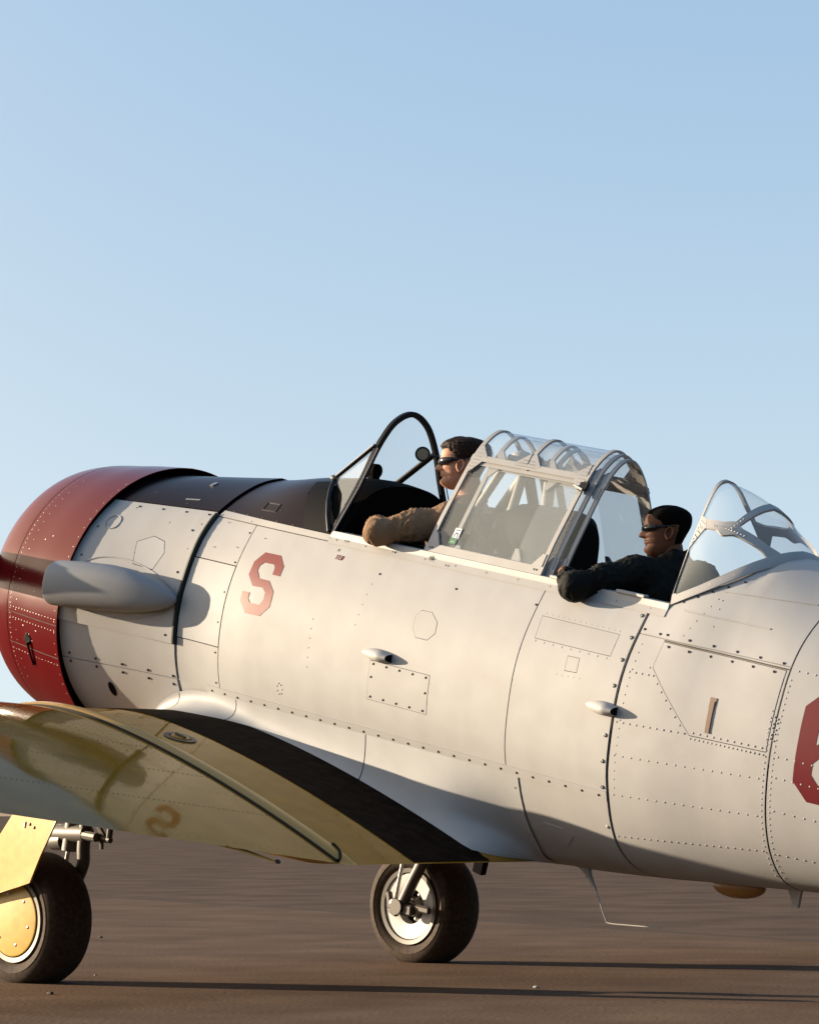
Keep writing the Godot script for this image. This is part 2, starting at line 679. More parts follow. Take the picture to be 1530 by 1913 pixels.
# ---------------------------------------------------------------- fuselage
func glare_edge(u: float) -> float:
	if u < -0.2:
		return lerpf(2.163, 2.205, (u + 0.895) / 0.695)
	return lerpf(2.205, 2.222, clampf((u + 0.2) / 0.5, 0, 1))


func top_edge(u: float) -> float:
	if u < 2.62:
		return 2.19
	var c := [[2.62, 2.25], [2.72, 2.305], [2.82, 2.365], [2.91, 2.43], [2.97, 2.485], [3.0, 2.52]]
	for i in 5:
		if u <= c[i + 1][0]:
			return lerpf(c[i][1], c[i + 1][1], (u - c[i][0]) / (c[i + 1][0] - c[i][0]))
	return 2.6


func wrap_grid(u0: float, u1: float, from_: Callable, to_: Callable, off: float, nu: int, na: int, sgn: float) -> Array:
	var rows := []
	for i in nu + 1:
		var u := lerpf(u0, u1, float(i) / nu)
		var a: float = from_.call(u)
		var b: float = to_.call(u)
		var r := PackedVector3Array()
		for j in na + 1:
			r.append(tp(u, maxf(lerpf(a, b, float(j) / na), 0.001) * sgn, off))
		rows.append(r)
	return rows


func thick_rows(g: Geo, rows: Array, depth: float) -> void:   # a sheet with turned-in rims
	g.grid(rows)
	var ring := PackedVector3Array()
	var n := rows.size()
	ring.append_array(rows[0])
	for i in range(1, n):
		ring.append(rows[i][-1])
	var last: PackedVector3Array = rows[n - 1].duplicate()
	last.reverse()
	for k in range(1, last.size()):
		ring.append(last[k])
	for i in range(n - 2, 0, -1):
		ring.append(rows[i][0])
	var inner := PackedVector3Array()
	for p in ring:
		var c := Vector3(p.x, VC, 0)
		inner.append(p - (p - c).normalized() * depth)
	g.grid([ring, inner], true)


func build_fuselage() -> void:
	var f := group_node("fuselage", craft)
	var to_bottom := func(_u): return 180.0
	# dark structure under the skin, seen in the joints
	var g := Geo.new()
	for s in [1.0, -1.0]:
		g.grid(wrap_grid(-0.895, 0.34, func(_u): return 0.0, to_bottom, -0.022, 14, 40, s))
		g.grid(wrap_grid(0.34, 2.60, func(u): return angle_at(u, 2.16), to_bottom, -0.022, 20, 34, s))
		g.grid(wrap_grid(2.60, 2.99, func(u): return angle_at(u, top_edge(u) - 0.02), to_bottom, -0.022, 8, 34, s))
		g.grid(wrap_grid(2.99, 6.85, func(_u): return 0.0, to_bottom, -0.022, 20, 40, s))
	part("inner_structure", g, M.gap_dark, f)

	for s in [1.0, -1.0]:
		# panels between engine cowl and firewall, standing a little proud behind
		var holes := []
		var octagon := pts2([[-0.54, 1.892], [-0.576, 1.998], [-0.49, 2.04], [-0.409, 2.026], [-0.38, 1.972], [-0.412, 1.884]])
		if s > 0:
			holes = [octagon]
		g = Geo.new()
		var upper := PackedVector2Array()
		for k in 9:
			var u := lerpf(-0.895, -0.212, k / 8.0)
			upper.append(Vector2(u, glare_edge(u) - 0.003))
		upper.append(Vector2(-0.212, 1.565))
		upper.append(Vector2(-0.895, 1.563))
		plate(g, pts2(Array(upper).map(func(q): return [q.x, q.y])), 0.012, 0.02, s, holes)
		part("skin_panel", g, M.silver, f)
		if s > 0:
			g = Geo.new()
			plate(g, shrunk(octagon, -0.003), 0.0125, 0.01)
			part("access_panel", g, M.silver_light, f)
			g = Geo.new()
			var ring := PackedVector3Array()
			for k in 25:
				ring.append(sp(-0.784 + 0.042 * cos(TAU * k / 24), 2.06 + 0.033 * sin(TAU * k / 24), 0.013))
			g.tube(ring, 0.0022, 5, false)
			part("filler_ring", g, M.silver, f)
		g = Geo.new()
		plate(g, pts2([[-0.895, 1.382], [-0.895, 1.564], [-0.208, 1.560], [-0.205, 1.399]]), 0.002, 0.015, s)
		part("skin_panel", g, M.silver_warm, f)
		g = Geo.new()
		thick_rows(g, wrap_grid(-0.895, -0.207, func(u): return angle_at(u, lerpf(1.378, 1.394, (u + 0.895) / 0.69)), to_bottom, 0.002, 12, 22, s), 0.015)
		part("skin_panel", g, M.silver_warm, f)
		if s > 0:
			# open drain hole with its dark depth
			g = Geo.new()
			var rim := PackedVector3Array()
			for k in 20:
				rim.append(sp(-0.638 + 0.020 * cos(TAU * k / 20), 1.269 + 0.034 * sin(TAU * k / 20), 0.0045))
			g.fan(rim)
			part("drain_hole", g, M.gap_dark, f)
		# dark seal in the cooling gap
		g = Geo.new()
		var strip := []
		for k in 26:
			var v := lerpf(2.195, 1.566, k / 25.0)
			strip.append(PackedVector3Array([sp(-0.2135, v, 0.016, s), sp(-0.2135, v, 0.0185, s), sp(-0.205, v, 0.0185, s), sp(-0.2, v, -0.01, s)]))
		g.grid(strip)
		part("gap_seal", g, M.seal, f)
		# firewall bay, three stacked panels
		for q in [[2.19, 1.993, 0.0, "silver"], [1.988, 1.604, 0.0015, "silver_light"], [1.599, 1.392, 0.0, "silver"]]:
			g = Geo.new()
			plate(g, rect(-0.192, q[1], 0.096, q[0]), q[2], 0.012, s)
			part("skin_panel", g, M[q[3]], f)
		# cockpit sides
		var square := pts2([[1.106, 1.724], [1.484, 1.722], [1.486, 1.546], [1.108, 1.546]])
		var cap := pts2([[1.335, 1.99], [1.40, 1.992], [1.452, 1.955], [1.462, 1.905], [1.425, 1.868], [1.352, 1.868], [1.318, 1.91], [1.312, 1.965]])
		g = Geo.new()
		plate(g, rect(0.101, 1.392, 1.959, 2.19), 0.0, 0.012, s, [square, cap] if s > 0 else [])
		part("skin_panel", g, M.silver_warm, f)
		var oblong := pts2([[2.012, 2.083], [2.458, 2.078], [2.458, 1.982], [2.022, 1.984]])
		var small := pts2([[2.232, 1.946], [2.302, 1.947], [2.308, 1.884], [2.238, 1.881]])
		g = Geo.new()
		plate(g, rect(1.965, 1.392, 2.541, 2.19), 0.0005, 0.012, s, [oblong, small] if s > 0 else [])
		part("skin_panel", g, M.silver_warm, f)
		if s > 0:
			for q in [square, cap, oblong, small]:
				g = Geo.new()
				plate(g, shrunk(q, -0.002), 0.001, 0.01)
				part("access_panel", g, M.silver, f)
		# belly and the panel behind the wing root
		g = Geo.new()
		g.grid(wrap_grid(-0.2, 2.03, func(u): return angle_at(u, 1.40), to_bottom, -0.003, 16, 20, s))
		part("belly_panel", g, M.silver, f)
		g = Geo.new()
		thick_rows(g, wrap_grid(2.034, 2.541, func(u): return angle_at(u, 1.386), to_bottom, 0.0, 8, 26, s), 0.012)
		part("skin_panel", g, M.silver, f)
		# rear bay with the baggage door
		var door := pts2([[2.697, 2.090], [3.328, 2.084], [3.324, 1.747], [2.944, 1.740], [2.690, 1.978]])
		g = Geo.new()
		plate(g, rect(2.556, 1.70, 3.338, 2.098), 0.0, 0.012, s, [door] if s > 0 else [])
		part("skin_panel", g, M.silver_warm, f)
		if s > 0:
			g = Geo.new()
			plate(g, shrunk(door, -0.003), 0.0015, 0.01)
			var dr := part("baggage_door", g, M.silver_warm, f)
			g = Geo.new()
			plate(g, pts2([[3.014, 1.900], [3.036, 1.900], [3.038, 1.768], [3.018, 1.768]]), 0.007, 0.006)
			plate(g, pts2([[3.010, 1.914], [3.042, 1.914], [3.040, 1.868], [3.012, 1.868]]), 0.005, 0.004)
			part("door_handle", g, M.rusty_steel, dr)
			g = Geo.new()
			var hinge := PackedVector3Array()
			for k in 29:
				hinge.append(sp(lerpf(2.70, 3.325, k / 28.0), lerpf(2.0935, 2.088, k / 28.0), 0.003))
			g.tube(hinge, 0.003, 6)
			part("hinge", g, M.dull_steel, dr)
		g = Geo.new()
		g.grid(wrap_grid(2.556, 3.338, func(u): return angle_at(u, 1.70), to_bottom, 0.0, 12, 30, s))
		part("skin_panel", g, M.silver_warm, f)
		g = Geo.new()
		thick_rows(g, wrap_grid(2.556, 3.338, func(u): return angle_at(u, top_edge(u)), func(u): return angle_at(u, 2.102), 0.0, 16, 14, s), 0.012)
		part("skin_panel", g, M.silver_warm, f)
		g = Geo.new()
		thick_rows(g, wrap_grid(3.346, 6.88, func(_u): return 0.0, to_bottom, 0.0, 36, 48, s), 0.012)
		part("skin_panel", g, M.silver_warm, f)
		# sill rail along the cockpit
		g = Geo.new()
		var rows := []
		for k in 42:
			var u := lerpf(0.60, 2.64, k / 41.0)
			var w := half(u, 2.19)
			var w2 := half(u, 2.238)
			rows.append(PackedVector3Array([Vector3(u, 2.186, (w + 0.007) * s), Vector3(u, 2.214, (w - 0.008) * s), Vector3(u, 2.218, (w2 + 0.016) * s), Vector3(u, 2.242, (w2 + 0.010) * s), Vector3(u, 2.244, (w2 - 0.03) * s), Vector3(u, 2.18, (w2 - 0.03) * s)]))
		g.grid(rows, true)
		g.fan(rows[0]); g.fan(rows[-1])
		part("sill_rail", g, M.frame_silver, f, 20)
		if s > 0:
			for q in [[1.96, 2.06], [2.34, 2.50]]:
				g = Geo.new()
				g.box(Vector3((q[0] + q[1]) / 2, 2.249, half(2.2, 2.238) + 0.0), Vector3(q[1] - q[0], 0.014, 0.034), Basis(), 0.003)
				part("rail_block", g, M.frame_silver, f)
		g = Geo.new()
		plate(g, rect(-0.19, 2.193, 0.60, 2.221), 0.004, 0.01, s)
		part("sill_strip", g, M.frame_silver, f)
		# strip over the top of the wing fillet
		g = Geo.new()
		plate(g, pts2([[0.0, 1.366], [0.0, 1.408], [2.543, 1.424], [2.543, 1.384]]), 0.004, 0.005, s)
		part("fillet_strip", g, M.silver, f)

	# glare panel on top of the nose
	g = Geo.new()
	var rows := []
	for i in 13:
		var u := lerpf(-0.895, -0.209, i / 12.0)
		var a := angle_at(u, glare_edge(u))
		var r := PackedVector3Array()
		for j in 41:
			r.append(tp(u, lerpf(-a, a, j / 40.0) + 0.0001, 0.012))
		rows.append(r)
	thick_rows(g, rows, 0.02)
	part("glare_panel", g, M.deck_paint, f)
	g = Geo.new()
	rows = []
	for i in 15:
		var r := PackedVector3Array()
		for j in 49:
			var q := lerpf(-1.0, 1.0, j / 48.0)
			var ue := 0.345 + 0.25 * clampf((absf(q) - 0.42) / 0.58, 0, 1)
			var u := lerpf(-0.192, ue, i / 14.0)
			r.append(tp(u, q * angle_at(u, glare_edge(u)) + 0.0001, 0.002))
		rows.append(r)
	thick_rows(g, rows, 0.012)
	var gp := part("glare_panel", g, M.deck_paint, f)
	g = Geo.new()
	plate(g, pts2([[0.06, 2.262], [0.06, 2.303], [0.17, 2.306], [0.17, 2.266]]), 0.005, 0.003, 1.0, [pts2([[0.066, 2.266], [0.066, 2.299], [0.164, 2.302], [0.164, 2.27]])])
	part("hatch_frame", g, M.black_metal, gp)
	for s in [1.0, -1.0]:
		g = Geo.new()
		plate(g, pts2([[0.25, 2.43], [0.345, 2.445], [0.59, 2.224], [0.41, 2.224]]), 0.006, 0.006, s)
		part("windscreen_fairing", g, M.flat_black, f)

	# painted letters
	g = Geo.new()
	plate(g, pts2([[.248, 2.082], [.354, 2.083], [.403, 2.039], [.406, 1.991], [.354, 1.991], [.351, 2.023], [.338, 2.037], [.272, 2.036], [.25, 2.018], [.25, 1.994], [.28, 1.962], [.351, 1.961], [.402, 1.916], [.406, 1.847], [.353, 1.794], [.254, 1.791], [.201, 1.842], [.2, 1.889], [.249, 1.889], [.249, 1.863], [.268, 1.843], [.335, 1.844], [.353, 1.871], [.350, 1.905], [.323, 1.924], [.255, 1.921], [.202, 1.967], [.204, 2.031]]), 0.0012, 0.0, 1.0, [], 0.05)
	part("painted_letter", g, M.letter_faded, f)
	g = Geo.new()
	var six := pts2([[3.458, 1.963], [3.530, 2.036], [3.70, 2.036], [3.77, 1.966], [3.77, 1.895], [3.69, 1.895], [3.69, 1.93], [3.665, 1.955], [3.565, 1.955], [3.541, 1.93], [3.541, 1.819], [3.60, 1.86], [3.70, 1.86], [3.77, 1.79], [3.77, 1.66], [3.70, 1.589], [3.53, 1.589], [3.460, 1.66]])
	plate(g, six, 0.0012, 0.0, 1.0, [pts2([[3.541, 1.745], [3.575, 1.782], [3.655, 1.782], [3.69, 1.745], [3.69, 1.700], [3.655, 1.665], [3.575, 1.665], [3.541, 1.700]])], 0.05)
	part("painted_number", g, M.letter_red, f)
	g = Geo.new()
	var lt := [[[0, 0], [.012, 0], [.012, .0035], [.0078, .0035], [.0078, .02], [.0042, .02], [.0042, .0035], [0, .0035]], [[.0155, 0], [.026, 0], [.026, .0035], [.019, .0035], [.019, .008], [.0245, .008], [.0245, .0115], [.019, .0115], [.019, .0165], [.026, .0165], [.026, .02], [.0155, .02]], [[.0295, 0], [.037, 0], [.0405, .004], [.0405, .016], [.037, .02], [.0295, .02], [.0295, .0165], [.036, .0165], [.037, .015], [.037, .005], [.036, .0035], [.033, .0035], [.033, .0165], [.0295, .0165]]]
	for l in lt:
		plate(g, pts2(l.map(func(q): return [0.690 + q[0] * 1.25 - q[1] * 0.35 + 0.004, 2.142 - q[1] * 1.05])), 0.0014, 0.0)
	part("painted_name", g, M.letter_red, f)

	# air scoops on the side
	for q in [[1.045, 1.238, 1.752], [2.391, 2.566, 1.768]]:
		g = Geo.new()
		rows = []
		for i in 13:
			var t := i / 12.0
			var u := lerpf(q[0], q[1], t)
			var h := 0.030 * pow(sin(PI * clampf(t * 0.80 + 0.03, 0, 1)), 0.75)
			var d := 0.072 * pow(clampf(t, 0.02, 1), 0.7) if t < 0.75 else 0.072 * 0.82 * lerpf(1.0, 0.85, (t - 0.75) * 4)
			var r := PackedVector3Array()
			for k in 13:
				var a := PI * k / 12 - PI / 2
				r.append(sp(u, q[2] + sin(a) * h, cos(a) * d - 0.004))
			rows.append(r)
		g.grid(rows)
		var sc := part("air_scoop", g, M.silver, f, 60)
		g = Geo.new()
		g.fan(rows[-1])
		part("scoop_mouth", g, M.gap_dark, sc)

	# fasteners
	var riv := []
	var big := []
	row(big, 0.04, 1.388, 2.50, 1.403, 27, 0.004)
	for v in [2.17, 2.075, 1.98, 1.87, 1.66, 1.55, 1.44]:
		big.append(at_side(2.522, v, 0.001, 1.0, 1.5))
	row(big, 1.13, 1.710, 1.46, 1.708, 5, 0.001)
	row(big, 1.13, 1.562, 1.46, 1.560, 5, 0.001)
	for q in [[1.125, 1.65], [1.467, 1.64]]:
		big.append(at_side(q[0], q[1], 0.001))
	row(big, -0.708, 2.152, -0.248, 2.183, 4, 0.013)
	row(big, -0.846, 1.406, -0.228, 1.408, 5, 0.003, 1.2)
	row(big, -0.847, 1.366, -0.235, 1.368, 5, 0.003, 1.2)
	for q in [[-0.853, 2.026], [-0.853, 1.884], [-0.85, 1.65], [-0.28, 2.1], [-0.26, 1.90], [-0.26, 1.60]]:
		big.append(at_side(q[0], q[1], 0.013))
	row(big, 0.65, 2.203, 2.55, 2.205, 11, 0.002)
	row(big, 0.08, 2.15, 0.075, 1.43, 6, 0.001, 0.8)
	row(big, 1.0, 2.10, 1.95, 2.12, 3, 0.001, 0.9)
	row(big, 2.70, 2.118, 3.30, 2.108, 6, 0.001)
	row(big, 2.73, 2.072, 3.27, 2.068, 6, 0.002)
	row(big, 2.57, 2.12, 2.66, 2.115, 2, 0.001)
	row(big, 2.70, 2.26, 2.93, 2.385, 5, 0.001)
	row(big, 2.008, 1.33, 1.99, 1.12, 3, 0.002)
	row(riv, 2.03, 1.975, 2.44, 1.972, 9, 0.0)
	row(riv, 2.03, 2.095, 2.45, 2.09, 14, 0.0, 0.8)
	row(riv, 2.58, 1.586, 3.30, 1.637, 17, 0.0)
	row(riv, 2.58, 1.42, 3.30, 1.484, 17, 0.0)
	row(riv, 2.57, 1.240, 3.31, 1.341, 22, 0.0)
	row(riv, 2.57, 1.726, 2.92, 1.745, 11, 0.0)
	row(riv, 2.95, 1.73, 3.31, 1.735, 18, 0.0)
	row(riv, 2.96, 1.755, 3.30, 1.762, 11, 0.002)
	row(riv, 2.675, 1.975, 2.92, 1.745, 9, 0.0)
	row(riv, 2.58, 1.94, 2.68, 1.945, 4, 0.0)
	row(riv, 3.322, 2.05, 3.322, 1.24, 34, 0.0, 0.9)
	row(riv, 3.36, 2.05, 3.36, 1.24, 34, 0.0, 0.9)
	row(riv, 2.59, 2.06, 2.585, 1.45, 18, 0.0, 0.8)
	row(riv, 2.90, 2.19, 2.87, 2.37, 6, 0.0, 0.9)
	row(riv, 2.78, 2.13, 2.86, 2.30, 6, 0.0, 0.9)
	for q in [[3.38, 2.09, 3.9, 2.085, 14], [3.38, 1.74, 3.9, 1.735, 14], [3.38, 1.655, 3.9, 1.65, 14], [3.38, 1.52, 3.9, 1.52, 12], [3.38, 1.34, 3.9, 1.36, 14]]:
		row(riv, q[0], q[1], q[2], q[3], q[4])
	for k in 16:
		riv.append(at_side(3.315 + 0.017 * (k % 3), 1.80 + 0.022 * (k / 3) + 0.006 * (k % 2), 0.001))
	for k in 7:
		riv.append(at_side(0.53 + 0.018 * cos(TAU * k / 7), 1.485 + 0.025 * sin(TAU * k / 7), 0.0))
	for q in [[0.70, 1.84, 0.71, 1.62, 6], [0.98, 2.05, 0.97, 1.86, 5], [2.2, 1.86, 2.33, 1.865, 5], [3.15, 1.90, 3.23, 1.885, 4], [2.98, 1.94, 3.10, 1.93, 4]]:
		row(riv, q[0], q[1], q[2], q[3], q[4], 0.0, 0.75)
	scatter("rivets", rivet_mesh, M.silver, riv, f)
	scatter("bolts", bolt_mesh, M.bolt_dark, big, f)
	var eye := []
	for v in [2.17, 2.075, 1.98, 1.87, 1.66, 1.55, 1.44, 1.27]:
		eye.append(at_side(2.522, v, 0.0, 1.0, 2.1))
	scatter("bolt_washers", rivet_mesh, M.silver, eye, f)
	var deckb := []
	for q in [[-0.72, 30.0], [-0.45, 33.0], [-0.25, 42.0], [-0.1, 38.0], [0.05, 36.0], [0.2, 30.0]]:
		for e in [0.0, 12.0]:
			var p := tp(q[0], q[1] + e, 0.012 if q[0] < -0.2 else 0.003)
			deckb.append(facing(p, (p - Vector3(p.x, VC, 0)).normalized(), 0.8))
	for k in 7:
		deckb.append(at_side(lerpf(-0.12, 0.56, k / 6.0), glare_edge(0.1) + 0.012, 0.004, 1.0, 0.8))
	scatter("deck_rivets", rivet_mesh, M.dull_steel, deckb, f)
	g = Geo.new()
	plate(g, pts2([[-0.49, 2.222], [-0.49, 2.227], [-0.40, 2.237], [-0.40, 2.232]]), 0.015, 0.003)
	part("deck_clip", g, M.steel, f)
	g = Geo.new()
	plate(g, pts2([[-0.485, 2.30], [-0.485, 2.315], [-0.465, 2.317], [-0.465, 2.302]]), 0.018, 0.006)
	part("deck_latch", g, M.steel, f)
	# chipped paint on the sill
	for q in [[1.255, 2.212, 1.0], [1.36, 2.196, 0.5], [0.71, 2.207, 0.6], [1.02, 2.205, 0.5], [0.69, 2.163, 0.6]]:
		var star := []
		for k in 10:
			var r: float = q[2] * (0.022 if k % 2 == 0 else 0.007)
			star.append([q[0] + r * cos(TAU * k / 10 + q[0] * 9), q[1] + r * 0.75 * sin(TAU * k / 10 + q[0] * 9)])
		g = Geo.new()
		plate(g, pts2(star), 0.0092 if q[1] > 2.19 else 0.001, 0.0)
		part("paint_chip", g, M.primer_green, f)
	# stiffener ridges
	for q in [[2.727, 2.228, 3.165, 2.226], [2.86, 2.335, 3.29, 2.352]]:
		g = Geo.new()
		var path := PackedVector3Array()
		for k in 13:
			path.append(sp(lerpf(q[0], q[2], k / 12.0), lerpf(q[1], q[3], k / 12.0), -0.001))
		g.tube(path, 0.005, 6)
		part("stiffener", g, M.silver, f)
	# belly fittings
	g = Geo.new()
	rows = []
	for i in 6:
		var t := i / 5.0
		var c := Vector3(2.06, 0.99, 0).lerp(Vector3(2.150, 0.902, 0), t)
		var r := PackedVector3Array()
		var a := lerpf(0.042, 0.006, pow(t, 0.55))
		for k in 12:
			r.append(c + Vector3(cos(TAU * k / 12) * a, 0, sin(TAU * k / 12) * a * 0.7))
		rows.append(r)
	g.grid(rows, true)
	var ant := part("whip_antenna_base", g, M.antenna_white, craft)
	g = Geo.new()
	g.tube(catmull([Vector3(2.147, .906, 0), Vector3(2.19, .842, 0), Vector3(2.226, .792, 0), Vector3(2.25, .779, 0), Vector3(2.36, .796, 0), Vector3(2.535, .827, 0)], 5), 0.0028, 6)
	part("whip", g, M.antenna_white, ant)
	g = Geo.new()
	g.ball(Vector3(2.935, 1.10, 0.02), Vector3(0.135, 0.05, 0.06), Basis(Vector3.BACK, 0.15))
	part("beacon_fairing", g, M.amber, craft)
	g = Geo.new()
	g.prism(pts2([[3.166, 1.16], [3.243, 1.18], [3.238, 1.080], [3.215, 1.075]]), func(q, d): return Vector3(q.x, q.y, d), -0.008, 0.008)
	part("drain_mast", g, M.antenna_white, craft)
	g = Geo.new()
	plate(g, pts2([[1.949, 1.16], [2.03, 1.204], [2.14, 1.202], [2.182, 1.175], [2.11, 1.118], [1.975, 1.11]].map(func(q): return [q[0] + 0.10, q[1]])), 0.0025, 0.003)
	part("access_panel", g, M.silver, f)


# ---------------------------------------------------------------- engine cowl, exhaust, propeller
const COWL := [[-0.88, .724], [-1.05, .709], [-1.2, .690], [-1.35, .671], [-1.48, .640], [-1.56, .595], [-1.62, .545], [-1.665, .49], [-1.68, .45], [-1.668, .42], [-1.63, .40]]


func cowl_r(u: float) -> float:
	for i in COWL.size() - 1:
		if u <= COWL[i][0] and u >= COWL[i + 1][0]:
			return lerpf(COWL[i][1], COWL[i + 1][1], (COWL[i][0] - u) / (COWL[i][0] - COWL[i + 1][0]))
	return COWL[0][1]


func cowl_at(u: float, deg: float, off := 0.0, s := 1.0) -> Transform3D:   # deg above the horizontal on the left side
	var a := deg_to_rad(deg)
	var nn := Vector3(0, sin(a), cos(a))
	return facing(Vector3(u, CRANK, 0) + nn * (cowl_r(u) + off), nn, s)


func build_nose() -> void:
	var hub := Transform3D(Basis(), Vector3(0, CRANK, 0))
	var c := group_node("engine_cowling", craft)
	var pts := []
	for q in COWL:
		pts.append(Vector3(q[0], q[1], 0))
	var fine := catmull(pts, 4)
	var back := []
	var front := []
	for p in fine:
		if p.x > -1.328 and front.is_empty():
			back.append([p.x, p.y])
		else:
			front.append([p.x - 0.002 if front.is_empty() else p.x, p.y])
	back.append([-1.328, cowl_r(-1.328)])
	back.append([-1.328, cowl_r(-1.328) - 0.01])
	back.push_front([-0.88, .719])
	back.push_front([-0.92, .716])
	front.push_front([-1.333, cowl_r(-1.333)])
	front.push_front([-1.333, cowl_r(-1.333) - 0.01])
	var g := Geo.new()
	g.lathe(back, hub, 128)
	var ring := part("cowl_ring", g, M.cowl_red, c)
	g = Geo.new()
	g.lathe(front, hub, 128)
	part("cowl_nose", g, M.cowl_red, c)
	g = Geo.new()
	g.lathe([[-0.885, .7185], [-1.05, .700], [-1.2, .681], [-1.35, .660], [-1.48, .625], [-1.6, .53], [-1.63, .40]], hub, 96)
	part("cowl_lining", g, M.gap_dark, c)
	for deg in [-8.7, -22.0, 171.3, 158.0, 92.0]:
		g = Geo.new()
		var path := PackedVector3Array()
		for k in 9:
			path.append(cowl_at(lerpf(-1.325, -0.882, k / 8.0), deg, -0.0012).origin)
		g.tube(path, 0.0028, 5)
		part("split_line", g, M.dull_steel if deg < 0 else M.cowl_red, ring)
	var riv := []
	for k in 16:
		var u := lerpf(-1.30, -0.9, k / 15.0)
		for d in [-6.4, -11.0, -25.0]:
			riv.append(cowl_at(u, d, 0.0, 0.62))
	for k in 46:
		var d := lerpf(58, -40, k / 45.0)
		riv.append(cowl_at(-1.305, d, 0.0, 0.62))
		if k % 2 == 0:
			riv.append(cowl_at(-1.25, d, 0.0, 0.55))
			riv.append(cowl_at(-0.90, d, 0.0, 0.55))
	for q in [[-1.18, -13.0], [-1.13, -16.0], [-1.06, -13.5], [-1.1, 2.0], [-1.15, 24.0], [-1.1, 26.0]]:
		riv.append(cowl_at(q[0], q[1], 0.0, 0.9))
	scatter("rivets", rivet_mesh, M.steel, riv, c)
	g = Geo.new()
	var t := cowl_at(-1.14, -18.0, 0.002)
	g.box(t.origin, Vector3(0.045, 0.012, 0.05), t.basis, 0.003)
	var latch := part("cowl_latch", g, M.black_metal, c)
	g = Geo.new()
	var lever := PackedVector3Array()
	for k in 7:
		lever.append(cowl_at(-1.135 + 0.012 * k / 6.0, lerpf(-19.0, -29.0, k / 6.0), 0.012 - 0.006 * k / 6.0).origin)
	g.tube(lever, 0.006, 6)
	part("latch_lever", g, M.black_metal, latch)

	var e := group_node("engine", craft)
	g = Geo.new()
	g.lathe([[-0.89, 0.0], [-0.89, .63], [-0.97, .64], [-1.1, .70], [-1.12, .70], [-1.12, 0.3], [-1.5, .25], [-1.62, .16], [-1.75, .1], [-1.75, 0.0]], hub, 40)
	part("crankcase", g, M.gap_dark, e)
	for k in 9:
		var a := TAU * k / 9
		var d := Vector3(0, cos(a), sin(a))
		g = Geo.new()
		g.tube(PackedVector3Array([Vector3(-1.3, CRANK, 0) + d * 0.2, Vector3(-1.3, CRANK, 0) + d * 0.56]), 0.09, 14)
		part("cylinder", g, M.dull_steel, e)

	# exhaust shroud on the left side
	g = Geo.new()
	var rows := []
	var sec := [[-.862, 1.742, .752, .106, .104], [-.85, 1.743, .752, .112, .109], [-.72, 1.755, .722, .115, .104], [-.58, 1.768, .690, .113, .095], [-.45, 1.774, .660, .104, .083], [-.36, 1.776, .638, .089, .069], [-.28, 1.776, .619, .067, .052], [-.225, 1.776, .604, .043, .036], [-.197, 1.776, .595, .02, .018], [-.19, 1.776, .591, .002, .002]]
	for q in sec:
		var r := PackedVector3Array()
		for k in 28:
			var a := TAU * k / 28
			r.append(Vector3(q[0], q[1] + q[3] * signf(sin(a)) * pow(absf(sin(a)), 0.8), q[2] + q[4] * signf(cos(a)) * pow(absf(cos(a)), 0.72)))
		rows.append(r)
	g.grid(rows, true)
	var ex := part("exhaust_shroud", g, M.shroud_grey, craft, 60)
	g = Geo.new()
	var mouth := PackedVector3Array()
	for p in rows[0]:
		mouth.append(p + Vector3(0.004, 0, 0))
	g.fan(mouth)
	part("shroud_mouth", g, M.gap_dark, ex)
	g = Geo.new()
	var seam := PackedVector3Array()
	for k in 40:
		var a := TAU * k / 39
		var u := -0.545 + 0.325 * cos(a)
		seam.append(sp(u, 1.765 + 0.138 * sin(a) * (1.0 - 0.25 * cos(a)), 0.012 if absf(sin(a)) > 0.0 else 0.012))
	g.tube(seam, 0.004, 5, false)
	part("shroud_flange", g, M.silver, ex)

	# propeller
	var p := group_node("propeller", craft)
	g = Geo.new()
	g.lathe([[-1.72, 0.0], [-1.72, .09], [-1.80, .11], [-1.95, .10], [-2.02, .07], [-2.05, .03], [-2.06, 0.0]], hub, 32)
	part("propeller_hub", g, M.steel, p)
	for s in [0.0, PI]:
		g = Geo.new()
		rows = []
		var turn := Basis(Vector3.RIGHT, -deg_to_rad(6.7) + s)
		for i in 25:
			var t2 := i / 24.0
			var r := lerpf(0.1, 1.37, t2)
			var chord := 0.5 * lerpf(0.10, 0.215, smoothstep(0.0, 0.35, t2)) * (1.0 if t2 < 0.86 else sqrt(maxf(1.0 - pow((t2 - 0.86) / 0.14, 2.0), 0.0)) * 0.9 + 0.1)
			var th := lerpf(0.05, 0.008, sqrt(t2))
			var pitch := deg_to_rad(lerpf(48.0, 18.0, t2))
			var ringp := PackedVector3Array()
			for k in 16:
				var a := TAU * k / 16
				var q := Vector2(cos(a) * chord, sin(a) * th).rotated(pitch)
				ringp.append(Vector3(-1.84, CRANK, 0) + turn * Vector3(q.y, q.x, r))
			rows.append(ringp)
		g.grid(rows, true)
		g.fan(rows[-1])
		part("propeller_blade", g, M.black_metal, p, 50)


# ---------------------------------------------------------------- wings
func wing_pt(w: float, x: float, upper: bool, off := 0.0) -> Vector3:
	var s := clampf((absf(w) - 1.33) / 5.0, 0.0, 1.0)
	var le := -0.5 + s
	var te := 1.93 - 0.12 * s
	var dv := maxf(0.0, absf(w) - 1.33) * 0.116
	var t := 0.15 * (1.0 - s) + 0.10 * s
	var c := te - le
	x = clampf(x, 0.0, 1.0)
	var yt := 5.0 * t * (0.2969 * sqrt(x) - 0.126 * x - 0.3516 * x * x + 0.2843 * x * x * x - 0.1036 * x * x * x * x)
	var yc := 0.02 / 0.09 * (0.6 * x - x * x) if x < 0.3 else 0.02 / 0.49 * (0.4 + 0.6 * x - x * x)
	return Vector3(le + x * c, lerpf(1.07, 0.984, x) + dv + (yc + yt if upper else yc - yt) * c + off, w)


